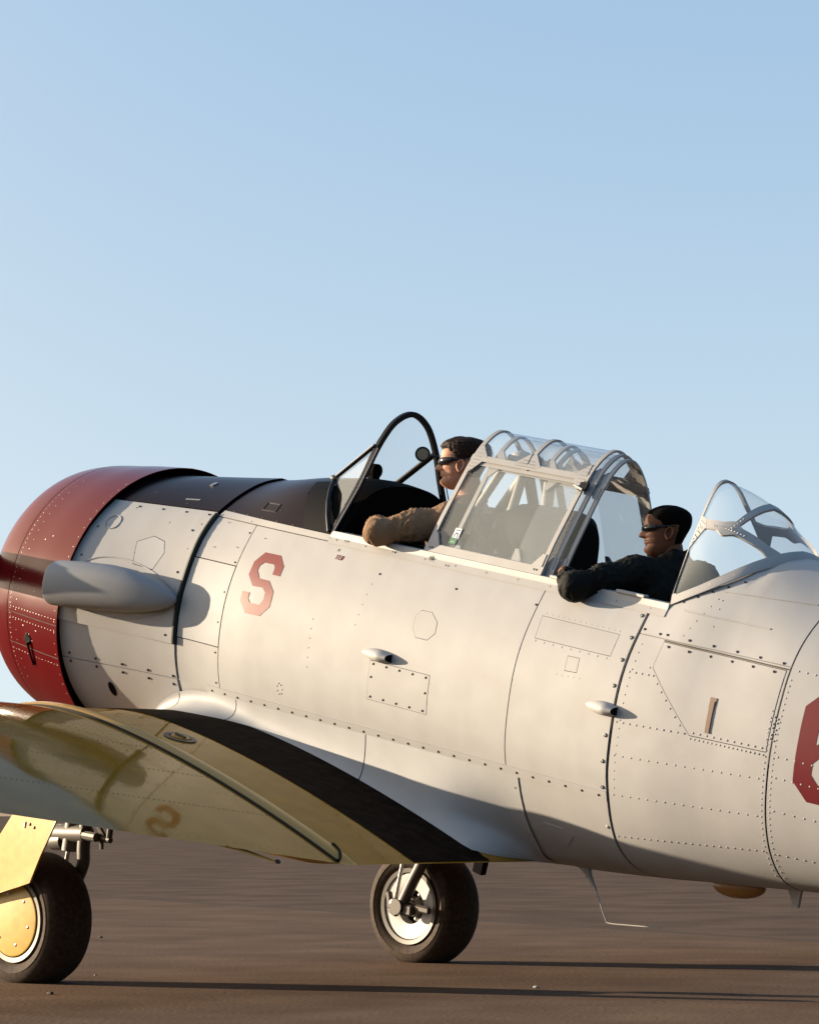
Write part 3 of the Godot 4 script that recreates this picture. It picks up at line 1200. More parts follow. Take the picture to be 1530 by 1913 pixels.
func wing_x(w: float, u: float) -> float:
	var s := clampf((absf(w) - 1.33) / 5.0, 0.0, 1.0)
	return (u + 0.5 - s) / (2.43 - 1.12 * s)


func wing_loop(w: float, swell := 0.0) -> PackedVector3Array:
	var r := PackedVector3Array()
	for k in 49:
		var a := PI * k / 48
		r.append(wing_pt(w, 0.5 + 0.5 * cos(a), true, swell * smoothstep(1.0, 0.975, 0.5 + 0.5 * cos(a))))
	for k in range(1, 48):
		var a := PI * k / 48
		r.append(wing_pt(w, 0.5 - 0.5 * cos(a), false, -swell * smoothstep(1.0, 0.9, 0.5 - 0.5 * cos(a))))
	return r


func build_wing(s: float) -> void:
	var wg := group_node("wing", craft)
	var g := Geo.new()
	var rows := []
	for i in 9:
		rows.append(wing_loop(s * lerpf(0.0, 1.30, i / 8.0)))
	g.grid(rows, true)
	var cp := part("centre_panel", g, M.wing_yellow, wg)
	g = Geo.new()
	rows = []
	for i in 25:
		rows.append(wing_loop(s * lerpf(1.38, 6.2, i / 24.0)))
	for q in [[6.28, 0.72], [6.33, 0.4], [6.35, 0.05]]:
		var l := wing_loop(s * q[0])
		var c := wing_pt(s * q[0], 0.45, true).lerp(wing_pt(s * q[0], 0.45, false), 0.5)
		for k in l.size():
			l[k] = Vector3(lerpf(c.x, l[k].x, lerpf(q[1], 1.0, 0.5)), lerpf(c.y, l[k].y, q[1]), l[k].z)
		rows.append(l)
	g.grid(rows, true)
	var op := part("outer_panel", g, M.wing_yellow, wg)
	# raised fairing over the joint
	g = Geo.new()
	rows = []
	for j in 11:
		var t := j / 10.0
		rows.append(wing_loop(s * lerpf(1.285, 1.388, t), 0.024 * pow(sin(PI * t), 0.7)))
	g.grid(rows, true)
	var jf := part("joint_fairing", g, M.bead_yellow, wg, 50)
	g = Geo.new()
	rows = []
	for k in 60:
		var x := lerpf(0.01, 0.997, k / 59.0)
		rows.append(PackedVector3Array([wing_pt(s * 1.386, x, true, -0.004), wing_pt(s * 1.388, x, true, 0.008), wing_pt(s * 1.402, x, true, 0.007), wing_pt(s * 1.407, x, true, -0.004)]))
	g.grid(rows)
	part("seal_strip", g, M.flat_black, jf)
	# walkway beside the fuselage
	g = Geo.new()
	rows = []
	var nz := FastNoiseLite.new()
	nz.seed = 4
	nz.frequency = 6.0
	for k in 120:
		var x := lerpf(0.10, 0.996, k / 119.0)
		var r := PackedVector3Array()
		var w0 := 0.462 + 0.012 * nz.get_noise_1d(x * 12.0) + 0.14 * smoothstep(0.32, 0.16, x)
		for j in 13:
			r.append(wing_pt(s * lerpf(w0, 0.94 + 0.003 * nz.get_noise_1d(x * 30.0), j / 12.0), x, true, 0.003))
		rows.append(r)
	g.grid(rows)
	part("walkway", g, M.walkway_black, wg)
	if s > 0:
		# ragged end of the seal at the trailing edge
		g = Geo.new()
		g.tube(catmull([wing_pt(1.40, 0.995, true, 0.006), wing_pt(1.375, 0.992, true, 0.012), wing_pt(1.34, 0.975, true, 0.026), wing_pt(1.32, 0.955, true, 0.028), wing_pt(1.315, 0.945, true, 0.026)], 4), 0.006, 6)
		part("seal_end", g, M.flat_black, jf)
		# filler cap
		g = Geo.new()
		var o := wing_pt(1.12, wing_x(1.12, 0.56), true)
		var o2 := wing_pt(1.12, wing_x(1.12, 0.60), true)
		var ax := (o2 - o).normalized()
		var nn := Vector3(0, 0, 1).cross(ax).normalized()
		var fr := Transform3D(Basis(nn, ax, Vector3(0, 0, 1)), o + nn * 0.001)
		g.lathe([[0.0, .075], [0.004, .075], [0.004, 0.052], [-0.006, .050], [-0.006, 0.0]], fr, 32)
		var cap := part("filler_cap", g, M.dull_steel, cp)
		g = Geo.new()
		g.lathe([[-0.004, .047], [0.006, .044], [0.008, .03], [0.008, 0.0]], fr, 28)
		part("cap_lid", g, M.wing_yellow, cap)
		g = Geo.new()
		g.box(fr * Vector3(0.012, 0, 0), Vector3(0.01, 0.07, 0.012), fr.basis, 0.002)
		part("cap_tab", g, M.bolt_dark, cap)
		var riv := []
		for u in [0.75, 1.10, 1.50]:
			for k in 100:
				var w := 1.43 + k * 0.028
				riv.append(facing(wing_pt(w, wing_x(w, u), true), Vector3(0.1, 1, -0.1).normalized(), 0.85))
		for a in 13:
			for k in 46:
				var w := 1.44 + k * 0.045
				var u := 0.36 + a * 0.05
				if a % 2 == 0:
					w += 0.02
				riv.append(facing(wing_pt(w, wing_x(w, u), true), Vector3(0.1, 1, -0.1).normalized(), 0.6))
		for k in 60:
			var w := 1.44 + k * 0.05
			riv.append(facing(wing_pt(w, wing_x(w, 1.86), true), Vector3(0.1, 1, -0.1).normalized(), 0.6))
			riv.append(facing(wing_pt(w, wing_x(w, 1.3), true), Vector3(0.1, 1, -0.1).normalized(), 0.6))
		for k in 14:
			for u in [0.35, 0.66, 1.2, 1.535, 1.86]:
				var w := 0.95 + k * 0.024
				riv.append(facing(wing_pt(w, wing_x(w, u), true), Vector3(0.15, 1, 0).normalized(), 0.6))
		scatter("rivets", rivet_mesh, M.rivet_olive, riv, wg)
		# drooping corner of the split flap
		g = Geo.new()
		var a0 := wing_pt(1.745, 0.90, false, -0.01)
		var a1 := wing_pt(1.745, 0.998, false, -0.034)
		var b0 := wing_pt(2.02, 0.90, false, -0.006)
		var b1 := wing_pt(2.02, 0.998, false, -0.002)
		var up := Vector3(0, 0.007, 0)
		g.grid([PackedVector3Array([a0, a1, a1 + up, a0 + up]), PackedVector3Array([b0, b1, b1 + up, b0 + up])], true)
		g.fan(PackedVector3Array([a0, a1, a1 + up, a0 + up]))
		part("flap", g, M.gear_yellow, wg)
		g = Geo.new()
		g.ball(a1 + Vector3(0, 0.003, -0.01), Vector3(0.014, 0.009, 0.012))
		part("flap_hinge", g, M.bolt_dark, wg)
	# concave fillet between wing and fuselage, in four pieces
	for q in [[-0.47, -0.213, 12], [-0.207, 0.213, 9], [0.218, 1.09, 14], [1.096, 2.03, 18]]:
		g = Geo.new()
		rows = []
		for i in q[2] + 1:
			var u := lerpf(q[0], q[1], float(i) / q[2])
			var vt := lerpf(1.378, 1.392, clampf(u / 2.5, 0, 1)) - 0.0
			var wb := 0.497 + 0.135 * smoothstep(0.38, 0.0, u)
			if u < 0.0:
				wb = lerpf(0.44, 0.632, smoothstep(-0.52, 0.0, u))
			var pb := wing_pt(wb, wing_x(wb, minf(u, 1.925)), true, 0.001)
			if u < 0.0:
				vt = lerpf(pb.y + 0.03, 1.370, smoothstep(-0.50, -0.02, u))
			var pa := sp(u, vt, 0.005)
			if u > 1.90:
				pb = pb.lerp(Vector3(1.955, 0.975, 0.30), (u - 1.90) / 0.13)
			var ctrl := Vector3(u, lerpf(pb.y, pa.y, 0.22), lerpf(pa.z, pb.z, 0.12) - 0.035)
			if u < 0.22:
				ctrl.y = lerpf(pb.y, pa.y, 0.16)
				ctrl.z = half(u, ctrl.y) + 0.012
			var r := PackedVector3Array()
			for j in 15:
				var t := j / 14.0
				var b := pa * (1 - t) * (1 - t) + ctrl * 2 * t * (1 - t) + pb * t * t
				if u > 1.45:
					var hug := tp(b.x, angle_at(b.x, b.y), 0.004)
					b = b.lerp(Vector3(b.x, hug.y, maxf(hug.z, 0.0)), pow(smoothstep(1.45, 2.0, u), 1.4) * lerpf(smoothstep(1.0, 0.55, t), 1.0, smoothstep(1.80, 1.96, u)))
				b.z *= s
				r.append(b)
			rows.append(r)
		g.grid(rows)
		part("wing_fillet", g, M.silver_light, craft.get_node("fuselage"), 60)


# ---------------------------------------------------------------- windscreen and canopies
const HOOP := [[2.245, .390], [2.377, .334], [2.5, .272], [2.575, .234], [2.646, .196], [2.70, .162], [2.742, .130], [2.778, .094], [2.803, .060], [2.817, .030], [2.822, 0.0]]
const WIND := [[2.235, .410], [2.35, .352], [2.45, .300], [2.53, .262], [2.622, .224], [2.70, .182], [2.765, .135], [2.805, .085], [2.826, .040], [2.833, 0.0]]


func hoop_w(table: Array, v: float, k := 1.0) -> float:
	for i in table.size() - 1:
		if v <= table[i + 1][0]:
			return lerpf(table[i][1], table[i + 1][1], clampf((v - table[i][0]) / (table[i + 1][0] - table[i][0]), -0.5, 1)) * k
	return 0.0


# half profile from the left foot over the top to the right foot, in (height, width)
func hoop_path(table: Array, kw := 1.0, kh := 1.0) -> Array:
	var a := []
	for q in table:
		a.append(Vector3(0, 2.245 + (q[0] - 2.245) * kh, q[1] * kw))
	for i in range(table.size() - 2, -1, -1):
		var q = table[i]
		a.append(Vector3(0, 2.245 + (q[0] - 2.245) * kh, -q[1] * kw))
	return Array(catmull(a, 5))


func band(path: Array, u0: float, u1: float, thick: float) -> Geo:
	var g := Geo.new()
	var rows := []
	var n := path.size()
	for i in n:
		var t: Vector3 = (path[mini(i + 1, n - 1)] - path[maxi(i - 1, 0)]).normalized()
		var nn := Vector3(0, -t.z, t.y)
		if nn.dot(path[i] - Vector3(0, 2.3, 0)) < 0:
			nn = -nn
		var o: Vector3 = path[i]
		rows.append(PackedVector3Array([Vector3(u0, 0, 0) + o, Vector3(u1, 0, 0) + o, Vector3(u1, 0, 0) + o - nn * thick, Vector3(u0, 0, 0) + o - nn * thick]))
	g.grid(rows, true)
	g.fan(rows[0]); g.fan(rows[-1])
	return g


func pane_rows(path: Array, us: Array, lo: int, hi: int, inset: float) -> Array:
	var rows := []
	for u in us:
		var r := PackedVector3Array()
		for i in range(lo, hi + 1):
			var p: Vector3 = path[i]
			r.append(Vector3(u, p.y - inset * 0.3, p.z * (1.0 - inset)))
		rows.append(r)
	return rows


func side_put(kw: float, kh: float, s: float) -> Callable:
	return func(q: Vector2, d: float):
		var v0: float = 2.245 + (q.y - 2.245) / kh
		return Vector3(q.x, q.y, s * (hoop_w(HOOP, v0, kw) + d))


func build_shell(called: String, us: Array, kw: float, kh: float, rail: float, glass_mat: Material, roof_mat: Material, studs: bool) -> Node3D:
	var o := group_node(called, craft)
	var path := hoop_path(HOOP, kw, kh)
	for k in us.size():
		var u: float = us[k]
		var some := path
		if (k > 0 and k < us.size() - 1) or (k == 0 and kw < 0.9):
			some = path.filter(func(p): return p.y > 2.245 + 0.42 * kh)
		part("hoop", band(some, u + 0.003, u + 0.025, 0.010), M.frame_silver, o)
	var u0: float = us[0]
	var u1: float = us[-1] + 0.028
	var vr := 2.245 + (2.672 - 2.245) * kh
	var tiny := []
	for s in [1.0, -1.0]:
		var put := side_put(kw, kh, s)
		var g := Geo.new()
		g.prism(rect(u0, 2.243, u1, 2.243 + rail), put, -0.016, 0.003)
		part("bottom_rail", g, M.frame_silver, o)
		g = Geo.new()
		g.prism(rect(u0, vr, u1, vr + 0.026), put, -0.016, 0.003)
		g.prism(rect(u0 + 0.02, vr - 0.020, u1 - 0.02, vr - 0.001), put, -0.016, -0.006)
		part("top_rail", g, M.frame_silver, o)
		# corner gussets
		for k in us.size():
			var u: float = us[k]
			var d := 0.066
			if k < us.size() - 1:
				g = Geo.new()
				g.prism(pts2([[u + 0.02, vr + 0.02], [u + 0.028 + d, vr + 0.02], [u + 0.028, vr + 0.02 + d * 0.8]]), put, -0.004, 0.0045)
				part("gusset", g, M.frame_silver, o)
			if k > 0:
				g = Geo.new()
				g.prism(pts2([[u + 0.01, vr + 0.02], [u - d, vr + 0.02], [u, vr + 0.02 + d * 0.8]]), put, -0.004, 0.0045)
				part("gusset", g, M.frame_silver, o)
			if k == 0 or k == us.size() - 1:
				var e := 1.0 if k == 0 else -1.0
				var ub := u + 0.014
				g = Geo.new()
				g.prism(pts2([[ub, vr], [ub + e * 0.062, vr], [ub + e * 0.02, vr - 0.05], [ub, vr - 0.05]]), put, -0.006, 0.004)
				part("gusset", g, M.frame_silver, o)
				g = Geo.new()
				g.prism(pts2([[ub, 2.243 + rail - 0.002], [ub + e * 0.062, 2.243 + rail - 0.002], [ub + e * 0.02, 2.243 + rail + 0.055], [ub, 2.243 + rail + 0.055]]), put, -0.006, 0.004)
				part("gusset", g, M.frame_silver, o)
				if studs and s > 0:
					for i in 9:
						for j in 3:
							tiny.append(facing(put.call(Vector2(ub + e * (0.008 + 0.014 * j), vr - 0.06 + 0.016 * i), 0.004), Vector3(0, 0.4, 0.9).normalized(), 0.45))
			elif studs and s > 0:
				for i in 12:
					for j in 3:
						if i > j and i < 11 - j:
							tiny.append(facing(put.call(Vector2(u - 0.06 + 0.0125 * i, vr + 0.012 + 0.014 * j), 0.006), Vector3(0, 0.5, 0.87).normalized(), 0.45))
		# side window
		g = Geo.new()
		g.grid([PackedVector3Array([put.call(Vector2(u0 + 0.02, 2.27), -0.009), put.call(Vector2(u1 - 0.02, 2.27), -0.009)]), PackedVector3Array([put.call(Vector2(u0 + 0.02, 2.47), -0.009), put.call(Vector2(u1 - 0.02, 2.47), -0.009)]), PackedVector3Array([put.call(Vector2(u0 + 0.02, vr), -0.009), put.call(Vector2(u1 - 0.02, vr), -0.009)])])
		part("side_pane", g, glass_mat if s > 0 else M.glass_side, o)
	# roof windows
	var lo := 0
	for i in path.size():
		if path[i].y < vr + 0.01:
			lo = i
		else:
			break
	for k in us.size() - 1:
		var g := Geo.new()
		g.grid(pane_rows(path, [us[k] + 0.02, us[k + 1] + 0.008], lo, path.size() - 1 - lo, 0.025))
		part("roof_pane", g, roof_mat, o, 60)
	if studs:
		for u in [u0 + 0.03, u0 + 0.045, u1 - 0.05, u1 - 0.035]:
			tiny.append(facing(side_put(kw, kh, 1.0).call(Vector2(u, 2.262), 0.004), Vector3(0, 0.2, 0.98), 1.1))
		scatter("studs", rivet_mesh, M.dull_steel, tiny, o)
	return o


func build_canopies() -> void:
	# windscreen
	var ws := group_node("windscreen", craft)
	var path := hoop_path(WIND)
	part("hoop", band(path, 0.592, 0.611, 0.026), M.black_metal, ws)
	var cl := {}
	for s in [1.0, -1.0]:
		var corner := Vector3(0.362, 2.468, 0.205 * s)
		var high := Vector3(0.595, 2.655, 0.208 * s)
		var foot := Vector3(0.585, 2.236, 0.412 * s)
		cl[s] = [corner, high, foot]
		var g := Geo.new()
		g.tube(PackedVector3Array([corner, corner.lerp(foot, 0.25) + Vector3(-0.002, 0.012, 0.020 * s), corner.lerp(foot, 0.5) + Vector3(-0.002, 0.014, 0.026 * s), corner.lerp(foot, 0.75) + Vector3(0, 0.010, 0.020 * s), foot]), 0.011, 8, true, Vector2(1.0, 0.7))
		part("post", g, M.black_metal, ws)
		g = Geo.new()
		g.tube(PackedVector3Array([corner, corner.lerp(high, 0.5), high]), 0.011 if s > 0 else 0.017, 8, true, Vector2(1.0, 0.8))
		part("rail", g, M.black_metal, ws)
		g = Geo.new()
		g.tube(PackedVector3Array([corner + Vector3(0, 0.003, 0.010 * s), high + Vector3(0, 0.001, 0.012 * s)]), 0.0035, 6)
		g.tube(PackedVector3Array([high + Vector3(0.024, -0.01, 0.004 * s), Vector3(0.622, 2.45, 0.303 * s), foot + Vector3(0.036, 0.01, 0.004 * s)]), 0.0032, 6)
		part("bright_edge", g, M.frame_silver, ws)
		g = Geo.new()
		g.ball(corner, Vector3(0.026, 0.017, 0.022))
		part("corner_fitting", g, M.dull_steel, ws)
		g = Geo.new()
		var edge := []
		for k in 9:
			edge.append(high.lerp(foot, k / 8.0))
		for k in 9:
			var v: float = edge[k].y
			edge[k] = Vector3(0.60, v, (hoop_w(WIND, v) - 0.006) * s)
		var base := g.vert(corner)
		for e in edge:
			g.vert(e)
		for k in 8:
			g.tri(base, base + 1 + k, base + 2 + k)
		part("side_pane", g, M.glass_side, ws, 60)
	# front pane: from the low edge between the corners up to the arch
	var g := Geo.new()
	var rows := []
	var arch := []
	for p in path:
		if p.y >= 2.655:
			arch.append(p + Vector3(0.597, -0.008, 0))
	var n := arch.size()
	for k in 5:
		var t := k / 4.0
		var r := PackedVector3Array()
		for j in n:
			var low: Vector3 = cl[1.0][0].lerp(cl[-1.0][0], float(j) / (n - 1)) + Vector3(0, 0.004, 0)
			r.append(low.lerp(arch[j], t))
		rows.append(r)
	g.grid(rows)
	part("front_pane", g, M.glass_clear, ws, 60)
	g = Geo.new()
	g.tube(PackedVector3Array([Vector3(0.62, 2.637, -0.20), Vector3(0.64, 2.64, -0.10)]), 0.006, 6)
	var mir := part("mirror_arm", g, M.black_metal, ws)
	g = Geo.new()
	var fr := Transform3D(Basis.looking_at(Vector3(-0.62, -0.10, -0.78)), Vector3(0.668, 2.643, -0.04))
	fr.basis = Basis(-fr.basis.z, fr.basis.y, fr.basis.x)
	g.lathe([[0.014, 0.0], [0.010, .025], [0.0, .036], [-0.009, .036], [-0.009, .027]], fr, 28)
	part("mirror_shell", g, M.black_metal, mir)
	g = Geo.new()
	g.lathe([[-0.0085, .028], [-0.009, 0.0]], fr, 28)
	part("mirror_glass", g, M.mirror_tan, mir)

	# three nested canopy sections, all pushed together over the middle
	var a := build_shell("sliding_canopy", [1.18, 1.505, 1.865], 1.0, 1.0, 0.036, M.glass_dusty, M.glass_side, true)
	build_shell("fixed_canopy", [1.29, 1.60, 1.905], 0.925, 0.975, 0.03, M.glass_clear, M.glass_clear, false)
	build_shell("aft_sliding_canopy", [1.635, 1.945], 0.86, 0.947, 0.03, M.glass_side, M.glass_clear, false)
	g = Geo.new()
	var put := side_put(1.0, 1.0, 1.0)
	g.prism(rect(1.872, 2.628, 1.915, 2.665), put, 0.0, 0.014)
	part("latch", g, M.black_metal, a)
	g = Geo.new()
	g.tube(PackedVector3Array([put.call(Vector2(1.845, 2.645), 0.012), put.call(Vector2(1.905, 2.632), 0.016)]), 0.006, 8)
	part("latch_handle", g, M.steel, a)
	g = Geo.new()
	g.prism(rect(1.300, 2.322, 1.338, 2.366), put, -0.0075, -0.0062)
	var st := part("sticker", g, M.sticker_white, a)
	g = Geo.new()
	g.prism(rect(1.294, 2.293, 1.336, 2.3215), put, -0.0075, -0.0062)
	part("sticker", g, M.sticker_green, a)
	g = Geo.new()
	var arc := []
	for k in 9:
		var t := PI * k / 8
		arc.append([1.319 + 0.013 * cos(t), 2.324 + 0.024 * sin(t)])
	for k in 9:
		var t := PI * (8 - k) / 8
		arc.append([1.319 + 0.008 * cos(t), 2.324 + 0.017 * sin(t)])
	g.prism(pts2(arc), put, -0.0062, -0.0056)
	g.prism(rect(1.306, 2.355, 1.332, 2.360), put, -0.0062, -0.0056)
	part("printed_arch", g, M.sticker_blue, st)
	g = Geo.new()
	var hill := []
	for k in 9:
		var t := PI * k / 8
		hill.append([1.315 + 0.015 * cos(t), 2.300 + 0.008 * sin(t)])
	g.prism(pts2(hill), put, -0.0062, -0.0056)
	part("printed_hill", g, M.sticker_lime, st)

	# fixed rear canopy: ruled between a leaning hoop and the curved base line
	var rc := group_node("rear_canopy", craft)
	part("hoop", rear_band(0.0, 0.032, -1.0, 1.0, 0.004, 0.012), M.frame_silver, rc)
	part("middle_hoop", rear_band(0.495, 0.555, -0.47, 0.47, 0.004, 0.012), M.frame_silver, rc)
	var tiny := []
	for s in [1.0, -1.0]:
		part("rib", rear_rib(s), M.frame_silver, rc)
		g = Geo.new()
		var corner := pts2([[0.02, 0.60 * s], [0.02, 0.76 * s], [0.20, 0.585 * s], [0.14, 0.55 * s]])
		g.prism(corner, func(q, d): return rear_pt(q.x, q.y, d), -0.004, 0.005)
		part("gusset", g, M.frame_silver, rc)
		g = Geo.new()
		g.prism(pts2([[0.0, 0.90 * s], [0.0, 0.98 * s], [0.30, 0.975 * s]]), func(q, d): return rear_pt(q.x, q.y, d), -0.004, 0.005)
		part("gusset", g, M.frame_silver, rc)
		g = Geo.new()
		rows = []
		for i in 9:
			var r := PackedVector3Array()
			for j in 13:
				r.append(rear_pt(i / 8.0, s * lerpf(0.55, 1.0, j / 12.0), -0.005))
			rows.append(r)
		g.grid(rows)
		part("side_pane", g, M.glass_side, rc, 60)
	g = Geo.new()
	rows = []
	for i in 13:
		var r := PackedVector3Array()
		for j in 25:
			r.append(rear_pt(i / 12.0, lerpf(-0.55, 0.55, j / 24.0), -0.005))
		rows.append(r)
	g.grid(rows)
	part("roof_pane", g, M.glass_side, rc, 60)
	# flange along the base
	g = Geo.new()
	rows = []
	for i in 61:
		var t := lerpf(-1, 1, i / 60.0)
		var b := rear_pt(1.0, t, 0.0)
		var b2 := rear_pt(0.955, t, 0.004)
		if absf(t) > 0.96:
			b2 = b + Vector3(0, 0.02, 0)
		var out := Vector3(0.012, -0.024, 0.016 * signf(t) * (1.0 if absf(t) > 0.3 else absf(t) / 0.3))
		rows.append(PackedVector3Array([b2, b + Vector3(0, 0.012, 0), b + out + Vector3(0, 0.006, 0), b + out, b + Vector3(0, -0.02, 0)]))
	g.grid(rows)
	part("base_flange", g, M.frame_silver, rc, 50)
	for k in 14:
		var t := lerpf(0.92, 0.02, k / 13.0)
		tiny.append(facing(rear_pt(1.0, t, 0.0) + Vector3(0.004, -0.002, 0.006), Vector3(0.3, 0.6, 0.75).normalized(), 0.9))
	for q in [[0.05, 0.60, 7, 0.0, 0.03], [0.09, 0.60, 5, 0.0, 0.04], [0.13, 0.60, 4, 0.0, 0.04]]:
		for k in q[2]:
			tiny.append(facing(rear_pt(q[0], q[1] + k * q[4] * 0.8 - 0.02, 0.005), Vector3(0.1, 0.5, 0.85).normalized(), 0.8))
	for k in 12:
		tiny.append(facing(rear_pt(lerpf(0.32, 0.68, k / 11.0), rib_t(lerpf(0.32, 0.68, k / 11.0)) + 0.01, 0.005), Vector3(0.1, 0.5, 0.85).normalized(), 0.8))
	for k in 5:
		tiny.append(facing(rear_pt(0.525, lerpf(0.46, 0.36, k / 4.0), 0.005), Vector3(0.1, 0.6, 0.8).normalized(), 0.8))
	scatter("studs", rivet_mesh, M.steel, tiny, rc)


var rear_hoop := PackedVector3Array()
var rear_base := PackedVector3Array()


func rear_curves() -> void:
	rear_hoop = catmull([Vector3(2.632, 2.262, .392), Vector3(2.60, 2.40, .313), Vector3(2.572, 2.51, .245), Vector3(2.552, 2.602, .184), Vector3(2.530, 2.681, .127), Vector3(2.518, 2.735, .084), Vector3(2.510, 2.765, .042), Vector3(2.507, 2.775, 0)], 6)
	rear_base = catmull([Vector3(2.632, 2.262, .392), Vector3(2.72, 2.312, .374), Vector3(2.82, 2.372, .338), Vector3(2.91, 2.438, .270), Vector3(2.965, 2.487, .170), Vector3(2.985, 2.508, .08), Vector3(2.99, 2.516, 0)], 6)


func along(c: PackedVector3Array, t: float) -> Vector3:
	var x := clampf(t, 0, 1) * (c.size() - 1)
	var i := mini(int(x), c.size() - 2)
	return c[i].lerp(c[i + 1], x - i)


func rear_pt(s: float, t: float, off: float) -> Vector3:   # s from hoop to base, t from -1 to 1 across
	var q := 1.0 - absf(t)
	var a := along(rear_hoop, q)
	var b := along(rear_base, q)
	var p := a.lerp(b, s)
	var bulge := 0.062 * sin(PI * s) * (0.35 + 0.65 * q)
	var nn := Vector3(0.25, 0.25 + 0.75 * q, 0.9 * (1.0 - q)).normalized()
	p += nn * (bulge * clampf(q * 3.0, 0, 1) + off)
	p.z *= 1.0 if t >= 0 else -1.0
	return p


func rib_t(x: float) -> float:
	return lerpf(0.60, 0.30, pow(x, 1.25))


func rear_rib(s: float) -> Geo:
	var g := Geo.new()
	var rows := []
	for i in 31:
		var x := lerpf(0.02, 1.0, i / 30.0)
		var w := 0.032 + 0.03 * smoothstep(0.12, 0.0, absf(x - 0.5)) + 0.03 * smoothstep(0.85, 1.0, x) + 0.02 * smoothstep(0.15, 0.0, x)
		var r := PackedVector3Array()
		for q in [[-w, 0.004], [w, 0.004], [w, -0.006], [-w, -0.006]]:
			r.append(rear_pt(x, s * (rib_t(x) + q[0]), q[1]))
		rows.append(r)
	g.grid(rows, true)
	return g


func rear_band(s0: float, s1: float, t0: float, t1: float, off: float, thick: float) -> Geo:
	var g := Geo.new()
	var across := absf(t1 - t0) > 0.3
	var rows := []
	for i in 41:
		var x := i / 40.0
		var r := PackedVector3Array()
		for q in [[0.0, off], [1.0, off], [1.0, off - thick], [0.0, off - thick]]:
			if across:
				r.append(rear_pt(lerpf(s0, s1, q[0]), lerpf(t0, t1, x), q[1]))
			else:
				r.append(rear_pt(lerpf(s0, s1, x), lerpf(t0, t1, q[0]), q[1]))
		rows.append(r)
	g.grid(rows, true)
	return g


